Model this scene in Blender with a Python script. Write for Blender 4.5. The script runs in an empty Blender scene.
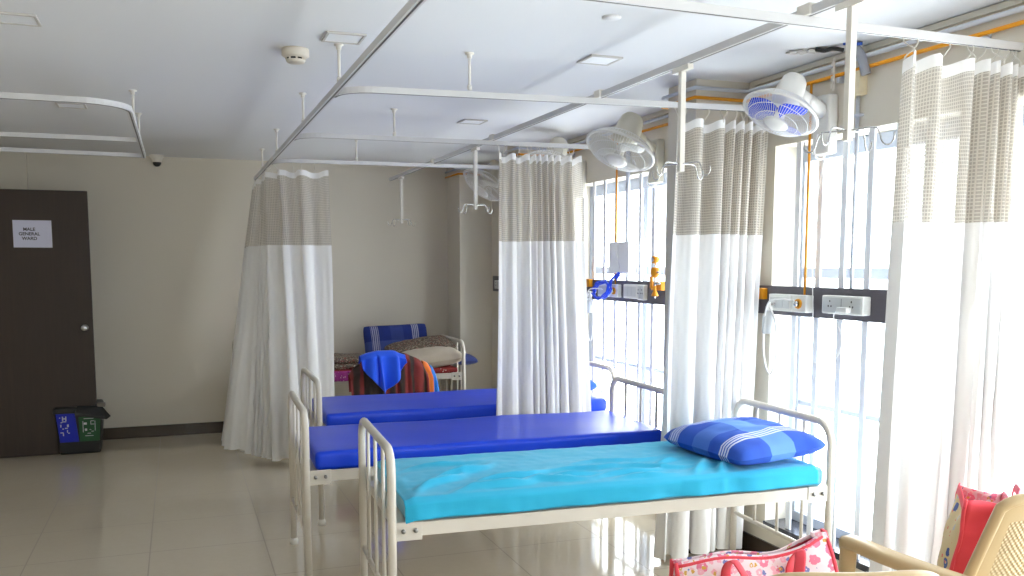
import bpy, math, random
from mathutils import Vector, Matrix, noise, Quaternion
random.seed(7)
PI = math.pi
sc = bpy.context.scene
C = sc.collection
def lin(r, g, b):
    f = lambda c: (c/12.92 if c <= .04045 else ((c+.055)/1.055)**2.4)
    return (f(r/255), f(g/255), f(b/255), 1)

# ------------------------------------------------------------------ materials
class N:
    """tiny node helper"""
    def __init__(s, name):
        s.m = bpy.data.materials.new(name); s.m.use_nodes = True
        s.t = s.m.node_tree; s.t.nodes.clear()
        s.out = s.t.nodes.new('ShaderNodeOutputMaterial')
    def n(s, kind, **k):
        x = s.t.nodes.new('ShaderNode' + kind)
        for a, b in k.items():
            if a in x.inputs.keys() if isinstance(a, str) else False: s.set(x, a, b)
            elif hasattr(x, a): setattr(x, a, b)
        return x
    def set(s, x, key, v):
        i = x.inputs[key]
        if isinstance(v, bpy.types.NodeSocket): s.t.links.new(v, i)
        else: i.default_value = v
    def math(s, op, a, b=0.0, c=None):
        x = s.t.nodes.new('ShaderNodeMath'); x.operation = op
        s.set(x, 0, a); s.set(x, 1, b)
        if c is not None: s.set(x, 2, c)
        return x.outputs[0]
    def mix(s, f, a, b):
        x = s.t.nodes.new('ShaderNodeMix'); x.data_type = 'RGBA'
        s.set(x, 0, f); s.set(x, 6, a); s.set(x, 7, b)
        return x.outputs[2]
    def obj(s):
        x = s.t.nodes.new('ShaderNodeTexCoord'); return x.outputs['Object']
    def uv(s):
        x = s.t.nodes.new('ShaderNodeTexCoord'); return x.outputs['UV']
    def sep(s, v):
        x = s.t.nodes.new('ShaderNodeSeparateXYZ'); s.set(x, 0, v); return x.outputs
    def noise(s, v, scale, detail=3, rough=.5):
        x = s.t.nodes.new('ShaderNodeTexNoise')
        if v is not None: s.set(x, 'Vector', v)
        s.set(x, 'Scale', scale); s.set(x, 'Detail', detail); s.set(x, 'Roughness', rough)
        return x.outputs['Fac']
    def ramp(s, f, stops):
        x = s.t.nodes.new('ShaderNodeValToRGB'); s.set(x, 0, f)
        el = x.color_ramp.elements
        while len(el) < len(stops): el.new(.5)
        for e, (p, c) in zip(el, stops): e.position = p; e.color = c
        return x.outputs[0]
    def bump(s, h, strength=.2, dist=.01):
        x = s.t.nodes.new('ShaderNodeBump'); s.set(x, 'Height', h)
        s.set(x, 'Strength', strength); s.set(x, 'Distance', dist); return x.outputs[0]
    def bsdf(s, col, rough=.5, metal=0., normal=None, **k):
        x = s.t.nodes.new('ShaderNodeBsdfPrincipled')
        s.set(x, 'Base Color', col); s.set(x, 'Roughness', rough); s.set(x, 'Metallic', metal)
        if normal is not None: s.set(x, 'Normal', normal)
        for a, b in k.items(): s.set(x, a.replace('_', ' '), b)
        return x.outputs[0]
    def done(s, sh):
        s.t.links.new(sh, s.out.inputs[0]); return s.m

def plain(name, col, rough=.5, metal=0., var=.04, scale=12., **k):
    g = N(name)
    f = g.noise(g.obj(), scale, 4)
    a = tuple(c*(1-var) for c in col[:3]) + (1,); b = tuple(min(1, c*(1+var)) for c in col[:3]) + (1,)
    return g.done(g.bsdf(g.mix(f, a, b), rough, metal, **k))

def band(g, x, lo, hi):
    return g.math('MULTIPLY', g.math('GREATER_THAN', x, lo), g.math('LESS_THAN', x, hi))

M = {}
M['wall'] = plain('wall_paint', lin(214, 207, 193), .75, var=.02, scale=1.3)
M['wall_shell'] = plain('wall_shell_paint', lin(214, 207, 193), .8, var=.02, scale=1.)
M['pillar'] = plain('pillar_paint', lin(210, 204, 192), .75, var=.02, scale=1.5)
M['ceil'] = plain('ceiling_paint', lin(222, 223, 226), .8, var=.012, scale=1.)
M['skirt'] = plain('skirting_tile', lin(62, 50, 40), .25, var=.12, scale=9)
M['white_metal'] = plain('white_enamel', lin(226, 222, 214), .32, var=.02)
M['rail_metal'] = plain('white_track', lin(204, 203, 204), .4, var=.02)
M['rod'] = plain('hanger_rod', lin(222, 218, 210), .45, var=.02)
M['bed_enamel'] = plain('bed_enamel', lin(208, 201, 190), .3, var=.03)
M['bolt'] = plain('steel_bolt', lin(150, 148, 145), .3, 1.)
M['chrome'] = plain('chrome', lin(190, 190, 190), .2, 1.)
M['black_plastic'] = plain('black_plastic', lin(26, 26, 28), .4)
M['dark_slot'] = plain('dark_slot', lin(30, 28, 26), .6)
M['groove'] = plain('track_groove', lin(84, 80, 78), .5)
M['grey_paint'] = plain('bar_paint', lin(232, 235, 240), .4, var=.03)
M['alu'] = plain('window_frame_paint', lin(165, 172, 186), .4, var=.02)
M['sill'] = plain('sill_granite', lin(58, 60, 70), .2, var=.3, scale=60)
M['board'] = plain('panel_laminate', lin(84, 80, 88), .45, var=.08, scale=20)
M['switch'] = plain('switch_plastic', lin(226, 226, 222), .35, var=.015)
M['switch_face'] = plain('switch_face', lin(202, 204, 204), .35, var=.015)
M['box_grey'] = plain('grey_box', lin(228, 229, 230), .5, var=.02)
M['cream_box'] = plain('cream_box', lin(226, 212, 180), .5, var=.05, scale=30)
M['orange'] = plain('orange_paint', lin(222, 148, 8), .45, var=.08, scale=20)
M['conduit'] = plain('pvc_conduit', lin(196, 200, 210), .45, var=.03)
M['duct'] = plain('flex_duct', lin(150, 154, 166), .45, var=.1, scale=30)
M['bluetape'] = plain('blue_tape', lin(40, 80, 170), .5)
M['cord'] = plain('white_cord', lin(228, 228, 228), .45)
M['blue_cord'] = plain('blue_cord', lin(25, 75, 225), .45)
M['lamp'] = plain('lamp_diffuser', lin(232, 234, 238), .5, var=.01)
M['lamp_frame'] = plain('lamp_frame', lin(190, 186, 182), .5, var=.02)
M['detector'] = plain('detector_plastic', lin(214, 206, 194), .5, var=.02)
M['fan_white'] = plain('fan_plastic', lin(226, 224, 220), .35, var=.02)
M['fan_cream'] = plain('fan_cream_plastic', lin(206, 201, 188), .4, var=.03)
M['fan_wire'] = plain('fan_wire', lin(225, 225, 225), .4)
M['blade_blue'] = plain('fan_blade_blue', lin(8, 62, 215), .25, var=.05)
M['blade_white'] = plain('fan_blade_white', lin(214, 212, 204), .3)
M['paper'] = plain('paper', lin(205, 205, 225), .7, var=.02)
M['ink'] = plain('ink', lin(40, 34, 40), .7)
M['hook'] = plain('curtain_hook', lin(214, 208, 198), .4)
M['binblue'] = plain('bin_blue', lin(14, 36, 175), .45, var=.08)
M['bingreen'] = plain('bin_green', lin(30, 82, 46), .45, var=.08)
M['binmark'] = plain('bin_marks', lin(200, 200, 205), .5)
M['hinge'] = plain('bin_hinge', lin(110, 100, 90), .5)
M['tube'] = plain('clear_tube', lin(232, 236, 240), .2, Transmission_Weight=.5, IOR=1.2)

def m_ceiling_wood():
    g = N('dark_door_laminate'); v = g.obj(); s = g.sep(v)
    mp = g.t.nodes.new('ShaderNodeMapping'); g.set(mp, 'Vector', v); g.set(mp, 'Scale', (26, 26, 1.6))
    f = g.noise(mp.outputs[0], 1.6, 6, .62)
    mp2 = g.t.nodes.new('ShaderNodeMapping'); g.set(mp2, 'Vector', v); g.set(mp2, 'Scale', (5, 5, .5))
    f2 = g.noise(mp2.outputs[0], 1.4, 3, .5)
    c = g.mix(f, lin(36, 26, 21), lin(70, 53, 41))
    c = g.mix(f2, c, lin(50, 38, 31))
    return g.done(g.bsdf(c, .55, normal=g.bump(f, .08)))
M['door'] = m_ceiling_wood()

def m_floor():
    g = N('floor_tile'); s = g.sep(g.obj())
    def joint(c, off):
        x = g.math('FRACT', g.math('DIVIDE', g.math('SUBTRACT', c, off), .58))
        a = g.math('LESS_THAN', x, .006); b = g.math('GREATER_THAN', x, .996)
        return g.math('MAXIMUM', a, b)
    j = g.math('MAXIMUM', joint(s[0], .396), joint(s[1], .30))
    f = g.noise(g.obj(), 1.4, 5, .6); f2 = g.noise(g.obj(), 30, 3, .6)
    c = g.mix(f, lin(196, 184, 164), lin(210, 200, 182)); c = g.mix(g.math('MULTIPLY', f2, .35), c, lin(188, 176, 156))
    c = g.mix(j, c, lin(140, 128, 110))
    r = g.math('ADD', g.math('MULTIPLY', f2, .05), .06); r = g.math('ADD', r, g.math('MULTIPLY', j, .4))
    return g.done(g.bsdf(c, r, Specular_IOR_Level=.62))
M['floor'] = m_floor()

def m_vinyl():
    g = N('blue_vinyl'); f = g.noise(g.obj(), 60, 3); f2 = g.noise(g.obj(), 4, 4)
    c = g.mix(f2, lin(3, 56, 200), lin(6, 66, 216))
    return g.done(g.bsdf(c, .34, normal=g.bump(g.noise(g.obj(), 9, 5), .12, .01), Specular_IOR_Level=.38))
M['vinyl'] = m_vinyl()
def m_cloth(name, a, b, rough=.85, bs=.25):
    g = N(name); f = g.noise(g.obj(), 5, 4)
    w = g.noise(g.obj(), 260, 2)
    return g.done(g.bsdf(g.mix(f, a, b), rough, normal=g.bump(w, bs, .002), Sheen_Weight=.15))
M['sheet'] = m_cloth('turquoise_sheet', lin(24, 160, 200), lin(36, 172, 208))
M['mattress_trim'] = m_cloth('pale_blue_mattress', lin(120, 180, 205), lin(130, 190, 212))
M['mattress_dark'] = plain('dark_mattress', lin(36, 34, 70), .7)
M['towel'] = m_cloth('blue_towel', lin(14, 70, 210), lin(22, 92, 235), bs=.5)
M['navy'] = m_cloth('navy_cloth', lin(22, 34, 88), lin(30, 44, 105))
M['cream_cloth'] = m_cloth('cream_blanket', lin(176, 162, 144), lin(196, 184, 166))
M['red_trim'] = m_cloth('red_trim', lin(226, 66, 84), lin(236, 84, 98), bs=.1)
M['pink_trim'] = m_cloth('pink_trim', lin(240, 130, 150), lin(246, 150, 168), bs=.1)
M['bag_lining'] = m_cloth('bag_lining', lin(226, 226, 232), lin(236, 236, 240), bs=.1)

def m_plaid(name, base, mid, stripe, light):
    g = N(name); s = g.sep(g.uv()); u, v = s[0], s[1]
    c = g.mix(g.noise(g.uv(), 5, 4), base, mid)
    c = g.mix(g.math('MULTIPLY', band(g, v, .36, .62), .55), c, light)
    c = g.mix(g.math('MULTIPLY', band(g, u, .40, .60), .25), c, light)
    def lines(x, lo, hi, k):
        fr = g.math('FRACT', g.math('MULTIPLY', x, k))
        return g.math('MULTIPLY', band(g, x, lo, hi), g.math('LESS_THAN', fr, .58))
    L = g.math('MAXIMUM', lines(u, .10, .215, 34), lines(u, .73, .845, 34))
    c = g.mix(g.math('MULTIPLY', L, .78), c, stripe)
    Lh = g.math('MAXIMUM', lines(v, .12, .16, 40), lines(v, .84, .88, 40))
    
    return g.done(g.bsdf(c, .85, normal=g.bump(g.noise(g.obj(), 240, 2), .2, .002)))
M['plaid'] = m_plaid('blue_plaid', lin(24, 60, 165), lin(46, 98, 200), lin(222, 226, 240), lin(120, 170, 232))
M['plaid_navy'] = m_plaid('navy_plaid', lin(18, 36, 104), lin(24, 48, 132), lin(176, 176, 196), lin(72, 88, 150))

def m_spots(name, base, cols, scale=34, dens=.33):
    """little printed blossoms: voronoi cells with a coloured disc and a pale eye"""
    g = N(name); c = base; v = g.obj()
    for i, (col, sc_, d) in enumerate(cols):
        mp = g.t.nodes.new('ShaderNodeMapping'); g.set(mp, 'Vector', v); g.set(mp, 'Location', (i*3.7, i*1.9, i*.6))
        x = g.t.nodes.new('ShaderNodeTexVoronoi'); g.set(x, 'Vector', mp.outputs[0]); g.set(x, 'Scale', sc_); g.set(x, 'Randomness', 1.)
        r = g.math('ADD', x.outputs['Distance'], g.math('MULTIPLY', g.math('SUBTRACT', g.noise(mp.outputs[0], sc_*4, 2), .5), .35))
        c = g.mix(g.math('LESS_THAN', r, d), c, col)
        c = g.mix(g.math('LESS_THAN', r, d*.3), c, base)
    return g.done(g.bsdf(c, .7))
M['floral'] = m_spots('floral_print', lin(246, 226, 232), [(lin(236, 130, 160), 26, .36), (lin(245, 180, 196), 40, .34), (lin(120, 130, 190), 30, .22), (lin(225, 175, 80), 36, .17)])
M['beige_print'] = m_spots('beige_print', lin(208, 188, 142), [(lin(60, 84, 150), 15, .26), (lin(214, 90, 90), 30, .17), (lin(170, 176, 190), 18, .2)])
M['brown_print'] = m_spots('brown_print', lin(96, 82, 70), [(lin(160, 148, 132), 60, .4), (lin(150, 60, 48), 42, .24)])
M['magenta_print'] = m_spots('magenta_print', lin(166, 50, 140), [(lin(226, 190, 214), 40, .2)])
M['red_print'] = m_spots('red_print', lin(150, 38, 34), [(lin(220, 200, 190), 34, .16)])
def m_blanket():
    g = N('maroon_striped_blanket'); s = g.sep(g.uv())
    f = g.noise(g.uv(), 3, 2)
    x = g.math('SINE', g.math('ADD', g.math('MULTIPLY', s[0], 44), g.math('MULTIPLY', f, 3)))
    c = g.ramp(g.math('ADD', g.math('MULTIPLY', x, .5), .5), [(0, lin(50, 36, 30)), (.22, lin(58, 40, 34)), (.42, lin(112, 42, 40)), (1, lin(134, 50, 47))])
    c = g.mix(band(g, s[0], .14, .44), c, lin(58, 46, 38))
    return g.done(g.bsdf(c, .9, normal=g.bump(g.noise(g.obj(), 160, 2), .4, .004)))
M['blanket'] = m_blanket()
M['jacket_orange'] = m_cloth('orange_cloth', lin(226, 110, 40), lin(232, 122, 50))
M['jacket_blue'] = m_cloth('blue_cloth', lin(30, 110, 215), lin(50, 135, 225))

def m_curtain_cloth():
    g = N('curtain_cloth')
    c = g.mix(g.noise(g.obj(), 4, 3), lin(240, 239, 238), lin(246, 245, 244))
    d = g.bsdf(c, .9, normal=g.bump(g.noise(g.obj(), 180, 2), .12, .002))
    t = g.t.nodes.new('ShaderNodeBsdfTranslucent'); g.set(t, 'Color', c)
    m = g.t.nodes.new('ShaderNodeMixShader'); g.set(m, 0, .16); g.set(m, 1, d); g.set(m, 2, t.outputs[0])
    return g.done(m.outputs[0])
M['curtain'] = m_curtain_cloth()
def m_net():
    g = N('curtain_net'); s = g.sep(g.uv()); k = .0125
    fu = g.math('FRACT', g.math('DIVIDE', s[0], k)); fv = g.math('FRACT', g.math('DIVIDE', s[1], k))
    thread = g.math('MAXIMUM', g.math('LESS_THAN', fu, .3), g.math('LESS_THAN', fv, .3))
    c = g.mix(thread, lin(196, 189, 178), lin(212, 206, 197))
    d = g.bsdf(c, .9)
    t = g.t.nodes.new('ShaderNodeBsdfTranslucent'); g.set(t, 'Color', c)
    m = g.t.nodes.new('ShaderNodeMixShader'); g.set(m, 0, .42); g.set(m, 1, d); g.set(m, 2, t.outputs[0])
    tr = g.t.nodes.new('ShaderNodeBsdfTransparent')
    m2 = g.t.nodes.new('ShaderNodeMixShader')
    g.set(m2, 0, g.math('ADD', .70, g.math('MULTIPLY', thread, .27))); g.set(m2, 1, tr.outputs[0]); g.set(m2, 2, m.outputs[0])
    return g.done(m2.outputs[0])
M['net'] = m_net()
def m_glass():
    g = N('window_glass')
    tr = g.t.nodes.new('ShaderNodeBsdfTransparent'); g.set(tr, 'Color', (.95, .97, .97, 1))
    gl = g.t.nodes.new('ShaderNodeBsdfGlossy'); g.set(gl, 'Roughness', .02)
    m = g.t.nodes.new('ShaderNodeMixShader'); g.set(m, 0, .06); g.set(m, 1, tr.outputs[0]); g.set(m, 2, gl.outputs[0])
    return g.done(m.outputs[0])
M['glass'] = m_glass()
def m_chairplastic():
    g = N('beige_chair_plastic')
    c = g.mix(g.noise(g.obj(), 6, 4), lin(186, 161, 120), lin(196, 171, 130))
    return g.done(g.bsdf(c, .38, normal=g.bump(g.noise(g.obj(), 150, 2), .1, .001)))
M['plastic'] = m_chairplastic()
def m_lattice():
    g = N('chair_weave_plastic'); s = g.sep(g.uv())
    x = g.math('MULTIPLY', s[0], 2*PI/.017); y = g.math('MULTIPLY', s[1], 2*PI/.017)
    h = g.math('MULTIPLY', g.math('SINE', x), g.math('SINE', y))
    c = g.mix(g.math('GREATER_THAN', h, .45), lin(184, 160, 118), lin(206, 184, 144))
    return g.done(g.bsdf(c, .4, normal=g.bump(h, .6, .004)))
M['lattice'] = m_lattice()

# ------------------------------------------------------------------ mesh builder
class MB:
    def __init__(s): s.v = []; s.f = []; s.mi = []; s.uv = {}; s.sm = []
    def add(s, vs, fs, mi=0, smooth=False, uvs=None):
        o = len(s.v); s.v += [tuple(p) for p in vs]
        for f in fs:
            s.f.append(tuple(o+i for i in f)); s.mi.append(mi); s.sm.append(smooth)
            if uvs is not None: s.uv[len(s.f)-1] = [uvs[i] for i in f]
        return s
    def box(s, lo, hi, mi=0, mat=None):
        x0, y0, z0 = lo; x1, y1, z1 = hi
        vs = [Vector(p) for p in ((x0,y0,z0),(x1,y0,z0),(x1,y1,z0),(x0,y1,z0),(x0,y0,z1),(x1,y0,z1),(x1,y1,z1),(x0,y1,z1))]
        if mat is not None: vs = [mat @ p for p in vs]
        return s.add(vs, [(0,3,2,1),(4,5,6,7),(0,1,5,4),(1,2,6,5),(2,3,7,6),(3,0,4,7)], mi)
    def cbox(s, c, size, mi=0, rot=None):
        m = Matrix.Translation(c)
        if rot is not None: m = m @ rot.to_4x4()
        h = [k/2 for k in size]
        return s.box((-h[0],-h[1],-h[2]), (h[0],h[1],h[2]), mi, m)
    def tube(s, pts, r, n=8, mi=0, smooth=True, caps=True, sx=1., sy=1., up=None, square=False):
        pts = [Vector(p) for p in pts]
        if square: n = 4; smooth = False
        rings = []; T = []
        for i in range(len(pts)):
            if i == 0: t = pts[1]-pts[0]
            elif i == len(pts)-1: t = pts[-1]-pts[-2]
            else: t = (pts[i+1]-pts[i]).normalized() + (pts[i]-pts[i-1]).normalized()
            T.append(t.normalized())
        u = Vector(up) if up is not None else (Vector((0,0,1)) if abs(T[0].z) < .9 else Vector((1,0,0)))
        u = (u - T[0]*u.dot(T[0])).normalized()
        vs = []
        for i, (p, t) in enumerate(zip(pts, T)):
            if i: u = (u - t*u.dot(t)).normalized()
            w = t.cross(u); ri = r[i] if isinstance(r, (list, tuple)) else r
            for k in range(n):
                a = 2*PI*k/n + (PI/4 if square else 0)
                q = math.sqrt(2) if square else 1
                vs.append(p + (u*math.cos(a)*sx + w*math.sin(a)*sy)*ri*q)
        fs = []
        for i in range(len(pts)-1):
            for k in range(n):
                a = i*n+k; b = i*n+(k+1) % n
                fs.append((a, b, b+n, a+n))
        if caps:
            fs.append(tuple(range(n-1, -1, -1))); fs.append(tuple((len(pts)-1)*n+k for k in range(n)))
        return s.add(vs, fs, mi, smooth)
    def lathe(s, prof, mat=None, n=24, mi=0, smooth=True):
        vs = []
        for r, z in prof:
            for k in range(n):
                a = 2*PI*k/n; p = Vector((r*math.cos(a), r*math.sin(a), z))
                vs.append(mat @ p if mat is not None else p)
        fs = []
        for i in range(len(prof)-1):
            for k in range(n):
                a = i*n+k; b = i*n+(k+1) % n
                fs.append((a, b, b+n, a+n))
        fs.append(tuple(range(n-1, -1, -1))); fs.append(tuple((len(prof)-1)*n+k for k in range(n)))
        return s.add(vs, fs, mi, smooth)
    def grid(s, fn, nu, nv, mi=0, smooth=True, uvfn=None, mfn=None):
        vs = []; uvs = []
        for j in range(nv+1):
            for i in range(nu+1):
                u, v = i/nu, j/nv
                vs.append(fn(u, v)); uvs.append(uvfn(u, v) if uvfn else (u, v))
        o = len(s.v); s.v += [tuple(p) for p in vs]
        for j in range(nv):
            for i in range(nu):
                a = j*(nu+1)+i; q = (a, a+1, a+nu+2, a+nu+1)
                s.f.append(tuple(o+k for k in q)); s.sm.append(smooth)
                s.mi.append(mfn((i+.5)/nu, (j+.5)/nv) if mfn else mi)
                s.uv[len(s.f)-1] = [uvs[k] for k in q]
        return s
    def build(s, name, mats, parent=None, bevel=0, solid=0, subsurf=0, loc=None, offset=0.):
        me = bpy.data.meshes.new(name)
        base = Vector(loc) if loc is not None else (Vector(parent.location) if parent is not None and parent.parent is None else (Vector(parent.parent.location)+Vector(parent.location) if parent is not None else Vector((0,0,0))))
        me.from_pydata([tuple(Vector(p)-base) for p in s.v], [], s.f)
        if not isinstance(mats, (list, tuple)): mats = [mats]
        for m in mats: me.materials.append(M[m] if isinstance(m, str) else m)
        me.polygons.foreach_set('material_index', s.mi); me.polygons.foreach_set('use_smooth', s.sm)
        ul = me.uv_layers.new(name='UVMap')
        for fi, uvs in s.uv.items():
            p = me.polygons[fi]
            for k, li in enumerate(p.loop_indices): ul.data[li].uv = uvs[k]
        me.update()
        o = bpy.data.objects.new(name, me); C.objects.link(o)
        if parent is not None: o.parent = parent
        elif loc is not None: o.location = loc
        if solid:
            m = o.modifiers.new('s', 'SOLIDIFY'); m.thickness = solid; m.offset = offset
        if subsurf:
            m = o.modifiers.new('u', 'SUBSURF'); m.levels = subsurf; m.render_levels = subsurf
        if bevel:
            m = o.modifiers.new('b', 'BEVEL'); m.width = bevel; m.segments = 2; m.limit_method = 'ANGLE'; m.angle_limit = .7
        return o

def tag(o, label, cat, group=None, kind=None):
    o['label'] = label; o['category'] = cat
    if group: o['group'] = group
    if kind: o['kind'] = kind
    return o
def thing(name, loc, label, cat, group=None):
    o = bpy.data.objects.new(name, None); C.objects.link(o); o.location = loc; o.empty_display_size = .1
    return tag(o, label, cat, group)
def structure(o): o['kind'] = 'structure'; return o
def copy_tree(o, parent=None):
    c = o.copy(); C.objects.link(c)
    if parent is not None: c.parent = parent
    for ch in [x for x in bpy.data.objects if x.parent == o]: copy_tree(ch, c)
    return c
def arc(c, r, a0, a1, n, ax='xy'):
    out = []
    for i in range(n+1):
        a = a0+(a1-a0)*i/n; p, q = r*math.cos(a), r*math.sin(a)
        out.append((c[0]+p, c[1]+q, c[2]) if ax == 'xy' else ((c[0], c[1]+p, c[2]+q) if ax == 'yz' else (c[0]+p, c[1], c[2]+q)))
    return out
def catmull(P, k=6):
    P = [Vector(p) for p in P]; Q = [2*P[0]-P[1]] + P + [2*P[-1]-P[-2]]; out = []
    for i in range(1, len(Q)-2):
        a, b, c, d = Q[i-1], Q[i], Q[i+1], Q[i+2]
        for j in range(k):
            t = j/k
            out.append(.5*((2*b)+(c-a)*t+(2*a-5*b+4*c-d)*t*t+(3*b-a-3*c+d)*t**3))
    out.append(P[-1]); return out

# ------------------------------------------------------------------ camera
FPX, PPY, YAW, PITCH, H = 895., 353., .35666, .09831, 1.5
cam = bpy.data.cameras.new('camera'); co = bpy.data.objects.new('camera', cam); C.objects.link(co)
cam.sensor_width = 36; cam.lens = 36*FPX/1024; cam.shift_y = (PPY-288)/1024
co.location = (0, 0, H); co.rotation_euler = (PI/2-PITCH, 0, -YAW); cam.clip_start = .05
sc.camera = co

# ------------------------------------------------------------------ room
ZC = 2.42; YF = 8.35; YB = -2.2; XL = -3.4; XW = 2.76; XO = 3.0
HEAD = 2.075; SILL = .205
WIN = [(-1.7, .1), (.40, 3.72), (4.42, 6.12), (7.0, 7.55)]  # first and last put in unseen for daylight; second lengthened to brighten its curtain
structure(MB().box((XL-.2, YB-.2, -.12), (XO+.02, YF+.2, 0)).build('floor', 'floor'))
structure(MB().box((XL-.2, YB-.2, ZC), (XO, YF+.2, ZC+.12)).build('ceiling', 'ceil'))
structure(MB().box((XL-.2, YF, 0), (XO, YF+.2, ZC)).build('wall_far', 'wall'))
structure(MB().box((XL-.2, YB, 0), (XL, YF, ZC)).build('wall_left', 'wall_shell'))
BWX = (.6, 2.5); BWZ = (.95, 2.05)
w = MB(); w.box((XL-.2, YB-.2, 0), (BWX[0], YB, ZC)); w.box((BWX[1], YB-.2, 0), (XO, YB, ZC))
w.box((BWX[0], YB-.2, 0), (BWX[1], YB, BWZ[0])); w.box((BWX[0], YB-.2, BWZ[1]), (BWX[1], YB, ZC)); structure(w.build('wall_back', 'wall_shell'))
r = bpy.data.objects.new('window_5', None); C.objects.link(r); r.location = (1.6, YB-.1, 1.5); structure(r)  # unseen window added behind the camera to fill the room with daylight
f = MB(); ya, yb = YB-.13, YB-.09
f.box((BWX[0], ya, BWZ[0]), (BWX[1], yb, BWZ[0]+.05)); f.box((BWX[0], ya, BWZ[1]-.05), (BWX[1], yb, BWZ[1]))
for x in (BWX[0], 1.525, BWX[1]-.05): f.box((x, ya, BWZ[0]+.05), (x+.05, yb, BWZ[1]-.05))
f.build('window_frame', 'alu', r); MB().box((BWX[0]+.05, YB-.112, BWZ[0]+.05), (BWX[1]-.05, YB-.108, BWZ[1]-.05)).build('window_pane', 'glass', r)
structure(MB().box((XL, YF-.05, 0), (-1.12, YF, ZC)).build('wall_far', 'wall'))
structure(MB().box((XL, 7.80, 0), (-1.64, YF-.05, ZC)).build('wall_left', 'wall'))
w = MB()
edges = [YB] + [e for a, b in WIN for e in (a, b)] + [YF]
for i in range(0, len(edges), 2): w.box((XW, edges[i], 0), (XO, edges[i+1], ZC))
for a, b in WIN:
    w.box((XW, a, HEAD), (XO, b, ZC)); w.box((XW, a, 0), (XO, b, SILL-.03))
structure(w.build('wall_right', 'wall'))
for y0, y1 in ((3.95, 4.22), (6.40, 6.68), (7.95, 8.35)):
    structure(MB().box((2.45, y0, 0), (XW, y1, ZC)).build('pillar', 'pillar'))
structure(MB().box((-1.12, YF-.014, 0), (2.45, YF, .10)).build('baseboard_far', 'skirt'))
structure(MB().box((-1.64, YF-.064, 0), (-1.12, YF-.05, .10)).build('baseboard_far', 'skirt'))
b = MB()
for y0, y1 in ((YB, 3.95), (4.22, 6.40), (6.68, 7.95)): b.box((XW-.012, y0, 0), (XW, y1, .10))
structure(b.build('baseboard_right', 'skirt'))
b = MB()
for y0, y1 in ((3.95, 4.22), (6.40, 6.68), (7.95, 8.336)):
    b.box((2.438, y0-.012, 0), (2.45, y1, .10)); b.box((2.45, y0-.012, 0), (XW-.012, y0, .10))
structure(b.build('baseboard_pillar', 'skirt'))
# windows: sill slab, sliding frame, glass, grille bars
def window(i, y0, y1, bars):
    r = bpy.data.objects.new('window_%d' % i, None); C.objects.link(r); r.location = (XW, (y0+y1)/2, SILL); structure(r)
    MB().box((XW-.012, y0, SILL-.03), (XO+.03, y1, SILL)).build('window_sill', 'sill', r)
    f = MB(); d0, d1 = 2.90, 2.945
    f.box((d0, y0, SILL), (d1, y1, SILL+.05)); f.box((d0, y0, HEAD-.075), (d1, y1, HEAD))
    f.box((d0, y0, SILL+.05), (d1, y0+.05, HEAD-.075)); f.box((d0, y1-.05, SILL+.05), (d1, y1, HEAD-.075))
    ns = max(2, round((y1-y0)/.86)); ww = (y1-y0)/ns; sash = []
    for k in range(ns):
        a = y0+k*ww+(.05 if k == 0 else .03); b_ = y0+(k+1)*ww-(.05 if k == ns-1 else .03); sash.append((a, b_))
        if k: f.box((d0, y0+k*ww-.03, SILL+.05), (d1, y0+k*ww+.03, HEAD-.075))
        f.box((d0+.005, a, .80), (d1-.005, b_, .825)); f.box((d0+.005, a, 1.435), (d1-.005, b_, 1.485))
    f.build('window_frame', 'alu', r, bevel=.003)
    for a, b_ in sash:
        MB().box((2.92, a, SILL+.05), (2.924, b_, HEAD-.075)).build('window_pane', 'glass', r)
    for y in bars:
        MB().box((2.772, y-.017, SILL), (2.780, y+.017, HEAD)).build('grille_bar', 'grey_paint', r)
def bars(y0, y1, first, step):
    out = []; y = first
    while y < y1-.03: out.append(y); y += step
    y = first-step
    while y > y0+.03: out.append(y); y -= step
    return out
for i, (y0, y1) in enumerate(WIN):
    first = {1: 2.924, 2: 4.767}.get(i, y0+.15); st = {1: .158, 2: .170}.get(i, .16)
    window(i+1, y0, y1, bars(y0, y1, first, st))

# door with knob, and the paper sheet on it
d = bpy.data.objects.new('door_1', None); C.objects.link(d); d.location = (-1.1, 7.80, 0); structure(d)
MB().box((-1.60, 7.80, .004), (-.640, 7.838, 2.073)).build('door_leaf', 'door', d, bevel=.003)
kx, ky, kz = -.700, 7.80, 1.005
rot = Matrix.Translation((kx, ky, kz)) @ Matrix.Rotation(PI/2, 4, 'X')
MB().lathe([(.001,0),(.030,0),(.031,.004),(.026,.010),(.012,.014),(.011,.035),(.020,.042),(.027,.052),(.027,.062),(.020,.070),(.008,.073),(.001,.073)], rot, 20).build('door_knob', 'chrome', d)
pt = thing('paper_notice', (-1.03, 7.797, 1.74), 'white paper sheet reading MALE GENERAL WARD taped to the dark door', 'sign')
MB().box((-1.166, 7.7965, 1.632), (-.900, 7.7985, 1.84)).build('sheet', 'paper', pt)
for k, (txt, z) in enumerate((('MALE', 1.76), ('GENERAL', 1.725), ('WARD', 1.69))):
    cu = bpy.data.curves.new('lettering', 'FONT'); cu.body = txt; cu.size = .034; cu.align_x = 'CENTER'; cu.extrude = .0004; cu.offset = .0008
    cu.materials.append(M['ink'])
    tt = bpy.data.objects.new('tmp', cu); C.objects.link(tt); bpy.context.view_layer.update()
    me = bpy.data.meshes.new_from_object(tt.evaluated_get(bpy.context.evaluated_depsgraph_get())); bpy.data.objects.remove(tt)
    to = bpy.data.objects.new('lettering', me); C.objects.link(to); to.parent = pt
    to.location = Vector((-1.055, 7.7962, z)) - pt.location; to.rotation_euler = (PI/2, 0, 0)

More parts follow.
